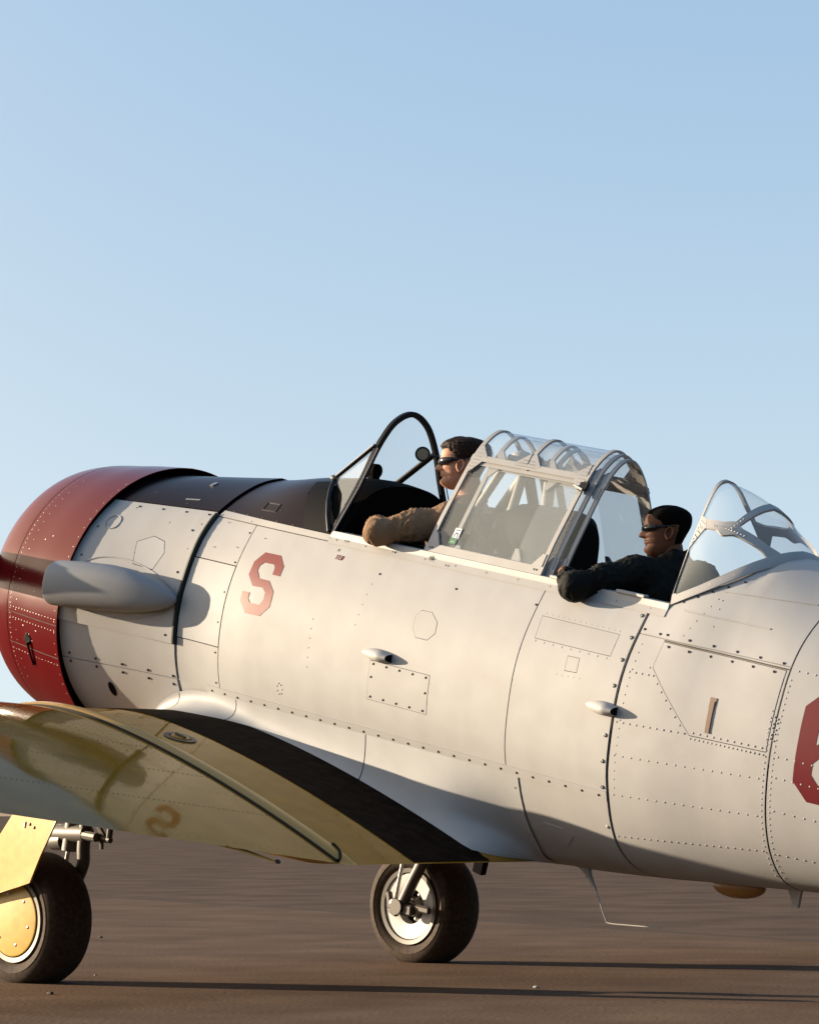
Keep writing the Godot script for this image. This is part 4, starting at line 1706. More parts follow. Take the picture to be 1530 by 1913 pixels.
# ---------------------------------------------------------------- cockpit
func build_cockpit() -> void:
	var c := group_node("cockpit", craft)
	var g := Geo.new()
	for s in [1.0, -1.0]:
		g.box(Vector3(1.61, 1.85, 0.372 * s), Vector3(2.04, 0.76, 0.012))
	g.box(Vector3(1.61, 1.47, 0), Vector3(2.04, 0.012, 0.74))
	g.box(Vector3(2.64, 1.86, 0), Vector3(0.012, 0.78, 0.74))
	part("tub", g, M.cockpit_black, c)
	# instrument shroud under the windscreen
	g = Geo.new()
	var rows := []
	for i in 7:
		var u := lerpf(0.36, 0.645, i / 6.0)
		var r := PackedVector3Array()
		for j in 33:
			var q := lerpf(-1, 1, j / 32.0)
			var a := q * angle_at(0.45, 2.20)
			r.append(tp(0.45, a + 0.0001, -0.030 + 0.012 * sin(PI * i / 6.0)) + Vector3(u - 0.45, 0.036, 0))
		rows.append(r)
	g.grid(rows)
	g.fan(rows[-1])
	part("instrument_shroud", g, M.cockpit_black, c)
	g = Geo.new()
	g.tube(PackedVector3Array([Vector3(0.395, 2.525, 0.0), Vector3(0.43, 2.527, 0.0)]), 0.034, 16)
	g.box(Vector3(0.41, 2.49, 0), Vector3(0.04, 0.03, 0.05), Basis(), 0.004)
	var comp := part("compass", g, M.cockpit_black, c)
	g = Geo.new()
	g.ball(Vector3(0.375, 2.522, 0.0), Vector3(0.03, 0.03, 0.03))
	part("compass_bowl", g, M.glass_side, comp)
	# padded hood between the cockpits
	g = Geo.new()
	rows = []
	for q in [[1.36, 0.90, -0.10], [1.40, 0.96, -0.03], [1.48, 1.0, 0.0], [1.62, 1.0, 0.0], [1.668, 0.985, -0.006], [1.69, 0.93, -0.02]]:
		var r := PackedVector3Array()
		for k in 25:
			var a := PI * k / 24
			var ca := cos(a)
			var sa := sin(a)
			var w: float = 0.222 * q[1] * signf(ca) * pow(absf(ca), 0.45)
			var v: float = 2.20 + (0.318 * q[1] + q[2]) * pow(sa, 0.40)
			if k == 0 or k == 24:
				v = 1.9
				w *= 1.10
			r.append(Vector3(q[0], v, w))
		rows.append(r)
	g.grid(rows)
	g.fan(rows[-1])
	g.fan(rows[0], true)
	part("padded_hood", g, M.hood_black, c, 50)
	# crash pylon of welded tubes
	var tubes := [
		[Vector3(1.37, 2.655, 0.0), Vector3(0.98, 2.33, -0.2), 0.024], [Vector3(1.38, 2.65, 0.03), Vector3(1.46, 2.27, 0.21), 0.022],
		[Vector3(1.36, 2.65, -0.02), Vector3(1.25, 2.42, -0.25), 0.026], [Vector3(1.47, 2.66, -0.05), Vector3(1.42, 2.42, -0.12), 0.028],
		[Vector3(1.52, 2.66, -0.04), Vector3(1.56, 2.44, -0.10), 0.018], [Vector3(1.31, 2.70, 0.06), Vector3(1.13, 2.30, 0.14), 0.020],
		[Vector3(1.30, 2.70, 0.06), Vector3(1.54, 2.665, -0.05), 0.022]]
	var py := group_node("crash_pylon", craft)
	for t in tubes:
		g = Geo.new()
		g.tube(PackedVector3Array([t[0], t[1]]), t[2], 12)
		part("pylon_tube", g, M.tube_grey, py)
	g = Geo.new()
	g.ball(Vector3(1.33, 2.715, 0.0), Vector3(0.05, 0.03, 0.05))
	part("pylon_head", g, M.frame_silver, py)
	g = Geo.new()
	g.box(Vector3(1.24, 2.35, -0.12), Vector3(0.28, 0.14, 0.30), Basis(), 0.02)
	g.box(Vector3(1.21, 2.43, -0.06), Vector3(0.03, 0.03, 0.03), Basis(), 0.004)
	g.box(Vector3(1.27, 2.428, -0.10), Vector3(0.05, 0.02, 0.04), Basis(), 0.004)
	part("radio_box", g, M.seat_grey, c)
	# seats
	for q in [1.36, 2.63]:
		g = Geo.new()
		g.box(Vector3(q - 0.06, 1.93, 0), Vector3(0.06, 0.80, 0.46), Basis(Vector3.BACK, -0.12), 0.025)
		g.box(Vector3(q - 0.30, 1.60, 0), Vector3(0.44, 0.08, 0.46), Basis(), 0.03)
		part("seat", g, M.seat_grey, c)
	g = Geo.new()
	g.box(Vector3(2.66, 2.20, 0.0), Vector3(0.16, 0.16, 0.52), Basis(Vector3.BACK, -0.2), 0.05)
	part("headrest_pad", g, M.seat_grey, c)


# ---------------------------------------------------------------- landing gear
func build_gear(s: float) -> void:
	var o := group_node("landing_gear", craft)
	var hub := Vector3(-0.0599, 0.2817, 1.3 * s)
	var out := s                              # the side away from the fuselage
	var ax := Transform3D(Basis(Vector3(0, 0, 1), Vector3(0, 1, 0), Vector3(-1, 0, 0)), hub)
	var g := Geo.new()
	var prof := []
	var txf := ax
	txf.origin.z -= 0.012
	for q in [[-.100, .197], [-.112, .205], [-.123, .225], [-.127, .240], [-.1300, .2435], [-.127, .247], [-.123, .268], [-.106, .288], [-.098, .290], [-.072, .305], [-.03, .3105], [0, .312], [.03, .3105], [.072, .305], [.098, .290], [.106, .288], [.123, .268], [.127, .247], [.1300, .2435], [.127, .240], [.123, .225], [.112, .205], [.100, .197]]:
		prof.append(q)
	g.lathe(prof, txf, 96)
	part("tyre", g, M.rubber, o, 40)
	g = Geo.new()
	g.lathe([[-.092, .168], [-.106, .174], [-.109, .195], [-.09, .199], [.09, .199], [.109, .195], [.106, .174], [.092, .168]], ax, 64)
	part("wheel_rim", g, M.rim_grey, o)
	# outer hub cap and inner disc
	g = Geo.new()
	g.lathe([[.088 * out, .166], [.110 * out, .168], [.113 * out, .162], [.116 * out, .08], [.117 * out, 0.0]], ax, 56)
	var hc := part("hub_cap", g, M.gear_yellow, o)
	for k in 6:
		var a := TAU * k / 6 + 0.45
		g = Geo.new()
		g.ball(ax * Vector3(0.114 * out, 0.118 * cos(a), 0.118 * sin(a)), Vector3(0.008, 0.008, 0.004))
		part("screw", g, M.steel, hc)
	g = Geo.new()
	var i_ := -out
	g.lathe([[.085 * i_, .172], [.098 * i_, .168], [.096 * i_, .12], [.088 * i_, .092], [.04 * i_, .088]], ax, 56)
	part("wheel_disc", g, M.wheel_white, o)
	g = Geo.new()
	g.lathe([[.02 * i_, .09], [.02 * i_, 0.0]], ax, 40)
	g.lathe([[.02 * i_, .05], [.10 * i_, .045], [.10 * i_, 0.0]], ax, 24)
	var br := part("brake", g, M.dull_steel, o)
	g = Geo.new()
	for k in 5:
		var a := TAU * k / 5 + 2.2
		g.ball(ax * Vector3(0.045 * i_, 0.066 * cos(a), 0.066 * sin(a)), Vector3(0.016, 0.016, 0.02))
	part("brake_bolts", g, M.steel, br)
	# leg on the inner side
	var zi := hub.z + 0.165 * i_
	g = Geo.new()
	g.tube(catmull([Vector3(0.03, 0.92, zi), Vector3(0.035, 0.66, zi), Vector3(0.050, 0.56, zi), Vector3(0.0, 0.43, zi), Vector3(-0.055, 0.285, zi)], 4), 0.031, 14)
	part("leg", g, M.dull_steel, o)
	g = Geo.new()
	g.tube(PackedVector3Array([Vector3(-0.0599, 0.2817, zi - 0.04 * i_ * -1), Vector3(-0.0599, 0.2817, hub.z)]), 0.040, 14)
	g.box(Vector3(-0.03, 0.275, zi), Vector3(0.14, 0.06, 0.05), Basis(Vector3.BACK, 0.1), 0.01)
	part("axle", g, M.dull_steel, o)
	g = Geo.new()
	g.tube(PackedVector3Array([Vector3(-0.075, 0.60, zi + 0.01 * i_), Vector3(-0.092, 0.34, zi + 0.01 * i_), Vector3(-0.10, 0.30, zi)]), 0.010, 8)
	g.ball(Vector3(-0.10, 0.29, zi + 0.01 * i_), Vector3(0.028, 0.028, 0.02))
	part("brake_line", g, M.steel, o)
	g = Geo.new()
	g.box(Vector3(-0.13, 0.30, zi + 0.01 * i_), Vector3(0.03, 0.09, 0.03), Basis(Vector3.BACK, 0.4), 0.006)
	g.box(Vector3(-0.10, 0.245, zi), Vector3(0.06, 0.03, 0.03), Basis(Vector3.BACK, -0.3), 0.006)
	g.box(Vector3(0.06, 0.30, zi - 0.01 * i_), Vector3(0.16, 0.035, 0.03), Basis(Vector3.BACK, 0.05), 0.008)
	part("torque_arm", g, M.dull_steel, o)
	# retracting knuckle
	g = Geo.new()
	g.tube(PackedVector3Array([Vector3(-0.17, 0.66, zi), Vector3(0.05, 0.70, zi)]), 0.043, 16)
	g.tube(PackedVector3Array([Vector3(-0.06, 0.80, zi), Vector3(-0.06, 0.60, zi)]), 0.036, 14)
	var kn := part("knuckle", g, M.rim_grey, o)
	g = Geo.new()
	g.tube(PackedVector3Array([Vector3(-0.175, 0.62, zi), Vector3(-0.10, 0.635, zi)]), 0.042, 14)
	g.tube(PackedVector3Array([Vector3(-0.02, 0.69, zi + 0.02), Vector3(0.14, 0.705, zi + 0.02)]), 0.022, 10)
	part("collar", g, M.rim_grey, kn)
	g = Geo.new()
	g.tube(PackedVector3Array([Vector3(0.04, 0.69, zi), Vector3(0.215, 0.708, zi)]), 0.015, 10)
	g.tube(PackedVector3Array([Vector3(0.02, 0.80, zi), Vector3(0.13, 0.745, zi), Vector3(0.19, 0.70, zi)]), 0.012, 8)
	g.tube(PackedVector3Array([Vector3(0.20, 0.80, zi), Vector3(0.205, 0.70, zi)]), 0.014, 8)
	g.tube(PackedVector3Array([Vector3(0.145, 0.74, zi), Vector3(0.165, 0.655, zi)]), 0.009, 8)
	part("drag_link", g, M.dull_steel, kn)
	# cover plate outside the leg
	g = Geo.new()
	var zo := hub.z + 0.155 * out
	var put := func(q: Vector2, d: float): return Vector3(q.x, q.y, zo + d + 0.012 * sin((q.y - 0.3) * 5.0) * out)
	var edge := [[-.075, .80], [.215, .83], [.205, .79], [.137, .615], [.090, .487], [.010, .449], [-.12, .392], [-.36, .29], [-.40, .36], [-.30, .46], [-.17, .640]] if s > 0 else [[-.075, .80], [.10, .82], [.06, .60], [.010, .449], [-.12, .392], [-.36, .29], [-.40, .36], [-.30, .46], [-.17, .640]]
	g.prism(pts2(edge), put, -0.005, 0.005)
	var gd := part("gear_cover", g, M.gear_yellow, o)
	if s > 0:
		g = Geo.new()
		for q in [[0.035, 0.745], [0.068, 0.737]]:
			g.ball(put.call(Vector2(q[0], q[1]), 0.005), Vector3(0.006, 0.008, 0.003))
		part("cover_screws", g, M.bolt_dark, gd)
		g = Geo.new()
		g.box(put.call(Vector2(0.0, 0.735), 0.006), Vector3(0.007, 0.03, 0.004))
		part("cover_clip", g, M.sticker_white, gd)
	# inner door piece at the wing
	if s < 0:
		g = Geo.new()
		g.box(Vector3(0.43, 0.62, -1.15), Vector3(0.07, 0.11, 0.04), Basis(Vector3.BACK, -0.1), 0.006)
		part("door_stop", g, M.gap_dark, o)


# ---------------------------------------------------------------- tail, outside the photograph but needed for the light and other views
func fin(called: String, root: Vector3, tip: Vector3, c0: float, c1: float, thick: float, across: Vector3, m: Material) -> void:
	var g := Geo.new()
	var rows := []
	for i in 9:
		var t := i / 8.0
		var c := lerpf(c0, c1, t) * (1.0 if t < 0.85 else sqrt(maxf(0.02, 1.0 - pow((t - 0.85) / 0.152, 2.0))))
		var o := root.lerp(tip, t)
		var r := PackedVector3Array()
		for k in 24:
			var a := TAU * k / 24
			r.append(o + Vector3(0.5 * c * (1.0 + cos(a)) - 0.3 * c, 0, 0) + across * sin(a) * thick * c * (0.6 - 0.4 * cos(a)))
		rows.append(r)
	g.grid(rows, true)
	g.fan(rows[-1])
	part(called, g, m, craft, 60)


func build_tail() -> void:
	fin("tail_fin", Vector3(6.3, 1.95, 0), Vector3(6.75, 3.25, 0), 1.35, 0.75, 0.05, Vector3.BACK, M.silver)
	for s in [1.0, -1.0]:
		fin("tailplane", Vector3(6.2, 2.05, 0.05 * s), Vector3(6.45, 2.05, 1.95 * s), 1.1, 0.7, 0.05, Vector3.UP, M.wing_yellow)
	var g := Geo.new()
	var at := Vector3(6.05, 1.43, 0)
	g.lathe([[-.05, .07], [-.055, .12], [-.03, .15], [.03, .15], [.055, .12], [.05, .07]], Transform3D(Basis(Vector3(0, 0, 1), Vector3(0, 1, 0), Vector3(-1, 0, 0)), at), 32)
	g.lathe([[-.045, 0.0], [-.05, .075], [.05, .075], [.045, 0.0]], Transform3D(Basis(Vector3(0, 0, 1), Vector3(0, 1, 0), Vector3(-1, 0, 0)), at), 24)
	var w := part("tail_wheel", g, M.rubber, craft)
	g = Geo.new()
	g.tube(PackedVector3Array([at + Vector3(0, 0, 0.07), at + Vector3(-0.1, 0.22, 0.03), at + Vector3(-0.12, 0.45, 0)]), 0.025, 8)
	part("tail_wheel_fork", g, M.dull_steel, w)


# ---------------------------------------------------------------- people
# smooth union of tapered capsules, meshed with surface nets
func blob(bones: Array, cell: float, k: float) -> Geo:
	var lo: Vector3 = bones[0][0]
	var hi: Vector3 = lo
	for b in bones:
		var r := Vector3.ONE * (maxf(b[2], b[3]) + cell * 3)
		lo = lo.min(b[0] - r).min(b[1] - r)
		hi = hi.max(b[0] + r).max(b[1] + r)
	var n := Vector3i(((hi - lo) / cell).ceil()) + Vector3i.ONE
	var fld := PackedFloat32Array()
	fld.resize(n.x * n.y * n.z)
	fld.fill(1.0)
	for b in bones:
		var a: Vector3 = b[0]
		var e: Vector3 = b[1] - a
		var ee := maxf(e.length_squared(), 1e-9)
		var r := Vector3.ONE * (maxf(b[2], b[3]) + k + cell * 2)
		var i0 := Vector3i(((b[0].min(b[1]) - r - lo) / cell).floor()).clamp(Vector3i.ZERO, n - Vector3i.ONE)
		var i1 := Vector3i(((b[0].max(b[1]) + r - lo) / cell).ceil()).clamp(Vector3i.ZERO, n - Vector3i.ONE)
		var ra: float = b[2]
		var rb: float = b[3]
		for z in range(i0.z, i1.z + 1):
			for y in range(i0.y, i1.y + 1):
				var at := (z * n.y + y) * n.x
				for x in range(i0.x, i1.x + 1):
					var p := lo + Vector3(x, y, z) * cell - a
					var t := clampf(p.dot(e) / ee, 0.0, 1.0)
					var d := (p - e * t).length() - lerpf(ra, rb, t)
					var o := fld[at + x]
					var h := maxf(k - absf(o - d), 0.0) / k
					fld[at + x] = minf(o, d) - h * h * k * 0.25
	var g := Geo.new()
	var ids := PackedInt32Array()
	ids.resize(fld.size())
	ids.fill(-1)
	var corner := [0, 1, n.x, n.x + 1, n.x * n.y, n.x * n.y + 1, n.x * n.y + n.x, n.x * n.y + n.x + 1]
	var cpos := [Vector3(0, 0, 0), Vector3(1, 0, 0), Vector3(0, 1, 0), Vector3(1, 1, 0), Vector3(0, 0, 1), Vector3(1, 0, 1), Vector3(0, 1, 1), Vector3(1, 1, 1)]
	var edges := [[0, 1], [2, 3], [4, 5], [6, 7], [0, 2], [1, 3], [4, 6], [5, 7], [0, 4], [1, 5], [2, 6], [3, 7]]
	for z in n.z - 1:
		for y in n.y - 1:
			var at := (z * n.y + y) * n.x
			for x in n.x - 1:
				var i := at + x
				if absf(fld[i]) > cell * 2.0:
					continue
				var neg := 0
				for c in 8:
					if fld[i + corner[c]] < 0:
						neg += 1
				if neg == 0 or neg == 8:
					continue
				var s := Vector3.ZERO
				var m := 0
				for e in edges:
					var fa := fld[i + corner[e[0]]]
					var fb := fld[i + corner[e[1]]]
					if (fa < 0) != (fb < 0):
						s += cpos[e[0]].lerp(cpos[e[1]], fa / (fa - fb))
						m += 1
				ids[i] = g.vert(lo + (Vector3(x, y, z) + s / m) * cell)
	var sx := 1
	var sy := n.x
	var sz := n.x * n.y
	for z in range(1, n.z - 1):
		for y in range(1, n.y - 1):
			for x in range(1, n.x - 1):
				var i := (z * n.y + y) * n.x + x
				var f0 := fld[i]
				if absf(f0) > cell * 1.8:
					continue
				for q in [[sx, sy, sz], [sy, sz, sx], [sz, sx, sy]]:
					var f1 := fld[i + q[0]]
					if (f0 < 0) == (f1 < 0):
						continue
					var a := ids[i]
					var b := ids[i - q[1]]
					var c := ids[i - q[1] - q[2]]
					var d := ids[i - q[2]]
					if a < 0 or b < 0 or c < 0 or d < 0:
						continue
					if f0 < 0:
						g.quad(a, d, c, b)
					else:
						g.quad(a, b, c, d)
	return g


func rumple(g: Geo, seed_: int, freq: Vector3, amp: float) -> void:
	var nn := PackedVector3Array()
	nn.resize(g.v.size())
	for k in range(0, g.f.size(), 3):
		var a := g.v[g.f[k]]
		var c := (g.v[g.f[k + 2]] - a).cross(g.v[g.f[k + 1]] - a)
		for q in 3:
			nn[g.f[k + q]] += c
	var nz := FastNoiseLite.new()
	nz.seed = seed_
	nz.noise_type = FastNoiseLite.TYPE_SIMPLEX_SMOOTH
	nz.fractal_type = FastNoiseLite.FRACTAL_RIDGED
	nz.fractal_octaves = 2
	nz.frequency = 1.0
	for i in g.v.size():
		var p := g.v[i] * freq
		g.v[i] += nn[i].normalized() * nz.get_noise_3dv(p) * amp


const HEAD := [[-.012, .050, .012, .018], [-.006, .066, -.004, .030], [.004, .080, -.02, .040], [.016, .087, -.036, .048], [.030, .0885, -.050, .0545], [.042, .086, -.058, .0585], [.050, .084, -.063, .0605], [.060, .0875, -.068, .0625], [.068, .0885, -.071, .0640], [.078, .0865, -.076, .0660], [.090, .086, -.082, .0685], [.105, .0845, -.090, .0710], [.120, .0815, -.097, .0725], [.132, .084, -.102, .0735], [.142, .0885, -.105, .0745], [.158, .0895, -.107, .0760], [.175, .0865, -.107, .0765], [.192, .079, -.102, .0740], [.207, .066, -.090, .0680], [.220, .047, -.070, .0560], [.229, .025, -.046, .0390], [.234, .004, -.020, .0190], [.2352, -.004, -.008, .003]]


func creases(g: Geo, c: Vector3, axis: Vector3, reach: float, pitch: float, amp: float, seed_: int) -> void:
	var nn := PackedVector3Array()
	nn.resize(g.v.size())
	for k in range(0, g.f.size(), 3):
		var a := g.v[g.f[k]]
		var n := (g.v[g.f[k + 2]] - a).cross(g.v[g.f[k + 1]] - a)
		for q in 3:
			nn[g.f[k + q]] += n
	var nz := FastNoiseLite.new()
	nz.seed = seed_
	nz.frequency = 9.0
	for i in g.v.size():
		var p := g.v[i] - c
		var d := p.length()
		if d > reach:
			continue
		var s := p.dot(axis) / pitch + nz.get_noise_3dv(g.v[i]) * 2.2
		var ridge := pow(1.0 - absf(sin(PI * s)), 1.6) - 0.35
		g.v[i] += nn[i].normalized() * ridge * amp * smoothstep(reach, reach * 0.35, d)


func head_row(y: float) -> Array:
	for i in HEAD.size() - 1:
		if y <= HEAD[i + 1][0]:
			var t: float = clampf((y - HEAD[i][0]) / (HEAD[i + 1][0] - HEAD[i][0]), 0, 1)
			t = t * t * (3 - 2 * t) * 0.4 + t * 0.6
			return [lerpf(HEAD[i][1], HEAD[i + 1][1], t), lerpf(HEAD[i][2], HEAD[i + 1][2], t), lerpf(HEAD[i][3], HEAD[i + 1][3], t)]
	return [-.004, -.008, .003]


func gauss(x: float, s: float) -> float:
	return exp(-x * x / (2.0 * s * s))


# a point of the head; a is degrees from the front, positive to its own left
func head_pt(y: float, a: float, nose: float, off: float, lined: float) -> Vector3:
	var h := head_row(y)
	var mid: float = (h[0] + h[1]) * 0.5 - 0.006
	var t := deg_to_rad(a)
	var c := cos(t)
	var s := sin(t)
	var rx: float = (h[0] - mid) if c > 0 else (mid - h[1])
	var e := 0.86
	var p := Vector3(mid + rx * signf(c) * pow(absf(c), e), y, -h[2] * signf(s) * pow(absf(s), e))
	if c > 0:
		var z := p.z
		var az := absf(z)
		# nose, brow, sockets, cheeks, lips, chin
		var ny := 0.0
		if y > 0.076 and y < 0.146:
			ny = smoothstep(0.146, 0.094, y) * smoothstep(0.076, 0.088, y)
		var wide := lerpf(0.0085, 0.0145, smoothstep(0.13, 0.09, y))
		p.x += nose * 0.0275 * ny * gauss(z, wide)
		p.x += nose * 0.006 * gauss(az - 0.014, 0.006) * gauss(y - 0.088, 0.006)
		p.x -= nose * 0.011 * gauss(az - 0.031, 0.013) * gauss(y - 0.122, 0.011)
		p.x += nose * 0.005 * gauss(az - 0.026, 0.016) * gauss(y - 0.141, 0.007)
		p.x += nose * 0.0045 * gauss(az - 0.043, 0.015) * gauss(y - 0.103, 0.012)
		p.x += nose * 0.0055 * gauss(z, 0.017) * (gauss(y - 0.0705, 0.0035) + 1.05 * gauss(y - 0.0585, 0.004))
		p.x -= nose * 0.004 * gauss(z, 0.02) * (gauss(y - 0.0645, 0.0022) + gauss(y - 0.048, 0.005))
		p.x += nose * 0.005 * gauss(z, 0.018) * gauss(y - 0.024, 0.012)
		p.x -= lined * 0.0045 * gauss(az - (0.030 + (0.088 - y) * 0.32), 0.0035) * smoothstep(0.03, 0.05, y) * smoothstep(0.098, 0.085, y)
		p.x -= lined * 0.003 * gauss(az - (0.046 + (0.088 - y) * 0.25), 0.003) * smoothstep(0.03, 0.05, y) * smoothstep(0.09, 0.075, y)
	var o := Vector3(p.x - mid, (y - 0.12) * 0.9, p.z).normalized()
	return p + o * off


func head_mesh(g: Geo, xf: Transform3D, lined: float, ear_x: float) -> void:
	var rows := []
	for i in 80:
		var y := lerpf(-0.012, 0.2352, pow(i / 79.0, 0.97))
		var r := PackedVector3Array()
		for j in 144:
			r.append(xf * head_pt(y, 360.0 * j / 144 - 180.0, 1.0, 0.0, lined))
		rows.append(r)
	g.grid(rows, true)
	g.fan(rows[0], true)
	# neck
	rows = []
	for q in [[.05, -.020, .050, .058], [.02, -.022, .052, .058], [-.02, -.026, .053, .059], [-.06, -.034, .056, .063], [-.10, -.044, .064, .074], [-.14, -.054, .075, .095]]:
		var r := PackedVector3Array()
		for j in 36:
			var t := TAU * j / 36
			r.append(xf * Vector3(q[1] + q[2] * cos(t), q[0], q[3] * 0.93 * sin(t)))
		rows.append(r)
	g.grid(rows, true)
	# ears
	for s in [1.0, -1.0]:
		rows = []
		for i in 12:
			var u := i / 11.0
			var r := PackedVector3Array()
			for j in 28:
				var t := TAU * j / 28
				var shape := 1.0 - 0.22 * clampf(-sin(t), 0, 1)
				var out := 0.004 + 0.013 * smoothstep(0.35, 0.82, u) - 0.012 * smoothstep(0.86, 1.0, u)
				out += 0.008 * clampf(-cos(t), 0, 1) * u
				out += 0.005 * gauss(u - 0.45, 0.12) * clampf(-cos(t), 0, 1)
				r.append(xf * Vector3(ear_x + cos(t) * 0.0195 * u * shape - 0.004 * sin(t) * u, 0.098 + sin(t) * 0.034 * u, -s * (0.0695 + out)))
			rows.append(r)
		g.grid(rows, true)


func hair_mesh(xf: Transform3D, thick: float, seed_: int, rough: float) -> Geo:
	var nz := FastNoiseLite.new()
	nz.seed = seed_
	nz.frequency = 1.0
	nz.fractal_octaves = 3
	var g := Geo.new()
	var rows := []
	for i in 70:
		var y := lerpf(0.02, 0.2352, i / 69.0)
		var r := PackedVector3Array()
		for j in 160:
			var a := 360.0 * j / 160 - 180.0
			var ab := absf(a)
			var line := 0.187
			if ab > 40:
				line = lerpf(0.187, 0.168, smoothstep(40, 58, ab))
			if rough < 0.5:
				line = lerpf(0.192, 0.158, smoothstep(30, 70, ab))
			if ab > 62:
				line = lerpf(0.168, 0.112, smoothstep(62, 74, ab)) if rough > 0.5 else minf(line, lerpf(0.160, 0.112, smoothstep(66, 84, ab)))
			if ab > 88:
				line = lerpf(0.112, 0.136, smoothstep(84, 92, ab))
			if ab > 112:
				line = lerpf(0.136, 0.040, smoothstep(108, 122, ab))
			var p0 := head_pt(y, a, 0.0, 0.0, 0.0)
			line += nz.get_noise_3dv(p0 * 210.0) * 0.0035 * rough
			var m := smoothstep(line - 0.004, line + 0.012, y)
			var th := thick * (0.45 + 0.55 * smoothstep(0.10, 0.20, y))
			th *= 1.0 + 0.35 * rough * smoothstep(60, 20, ab) * smoothstep(0.18, 0.21, y)
			th += rough * 0.0050 * nz.get_noise_3dv(p0 * Vector3(60, 30, 130)) + rough * 0.003 * nz.get_noise_3dv(p0 * 260.0)
			r.append(xf * head_pt(y, a, 0.0, lerpf(-0.004, th, m), 0.0))
		rows.append(r)
	g.grid(rows, true)
	g.fan(rows[-1])
	return g


func shades(person: Node3D, xf: Transform3D, tall: float) -> void:
	var o := group_node("sunglasses", person)
	var g: Geo
	for s in [1.0, -1.0]:
		g = Geo.new()
		var rows := []
		for i in 15:
			var a: float = s * lerpf(6.0, 62.0, i / 14.0)
			var t := i / 14.0
			var hh := tall * (0.72 + 0.28 * sin(PI * clampf(t * 0.9 + 0.1, 0, 1)))
			var yc := 0.124 + 0.004 * t
			var r := PackedVector3Array()
			for q in [[1.0, 0.0135], [0.6, 0.017], [0.0, 0.0185], [-0.6, 0.017], [-1.0, 0.0135], [-1.0, 0.0115], [0.0, 0.0155], [1.0, 0.0115]]:
				var p := head_pt(0.128, a, 0.0, q[1], 0.0)
				r.append(xf * Vector3(p.x, yc + q[0] * hh, p.z))
			rows.append(r)
		g.grid(rows, true)
		g.fan(rows[0], true)
		g.fan(rows[-1])
		part("lens", g, M.lens_dark, o, 40)
	for s in [1.0, -1.0]:
		g = Geo.new()
		var path := PackedVector3Array()
		var rad := []
		for i in 10:
			var a: float = s * lerpf(58.0, 100.0, i / 9.0)
			var p := head_pt(0.132, a, 0.0, 0.0065, 0.0)
			path.append(xf * Vector3(p.x, 0.130 + 0.004 * i / 9.0, p.z))
			rad.append(lerpf(tall * 0.55, 0.003, smoothstep(0, 0.7, i / 9.0)))
		g.tube(path, rad, 8, true, Vector2(0.35, 1.0) if tall > 0.015 else Vector2(0.6, 1.0))
		part("temple_arm", g, M.lens_dark, o)
	g = Geo.new()
	g.tube(PackedVector3Array([xf * (head_pt(0.128, -8.0, 0.0, 0.017, 0.0) + Vector3(0, 0.003, 0)), xf * (head_pt(0.128, 8.0, 0.0, 0.017, 0.0) + Vector3(0, 0.003, 0))]), 0.003, 6)
	part("bridge", g, M.lens_dark, o)


# palm and five bent fingers; wrist, pointing direction, back-of-hand direction, thumb side
func hand_bones(w: Vector3, d: Vector3, up: Vector3, thumb: Vector3) -> Array:
	var b := []
	for k in 4:
		var off := thumb * (0.030 - 0.020 * k)
		b.append([w + off * 0.5, w + d * 0.085 + off, 0.014, 0.011])
		var l: float = [0.042, 0.047, 0.044, 0.034][k]
		var p0 := w + d * 0.088 + off
		var p1 := p0 + (d * 0.75 - up * 0.65) * l
		var p2 := p1 + (d * 0.05 - up) * l * 0.68
		var p3 := p2 + (-d * 0.55 - up * 0.8) * l * 0.5
		b.append([p0, p1, 0.0095, 0.0090])
		b.append([p1, p2, 0.0090, 0.0083])
		b.append([p2, p3, 0.0083, 0.0075])
	var t0 := w + d * 0.028 + thumb * 0.024
	var t1 := t0 + (d * 0.6 + thumb * 0.65 - up * 0.2).normalized() * 0.040
	var t2 := t1 + (d * 0.8 - up * 0.55 - thumb * 0.1).normalized() * 0.032
	b.append([t0, t1, 0.014, 0.011])
	b.append([t1, t2, 0.0105, 0.0085])
	return b


func add_geo(g: Geo, o: Geo) -> void:
	var base := g.v.size()
	g.v.append_array(o.v)
	for i in o.f:
		g.f.append(base + i)


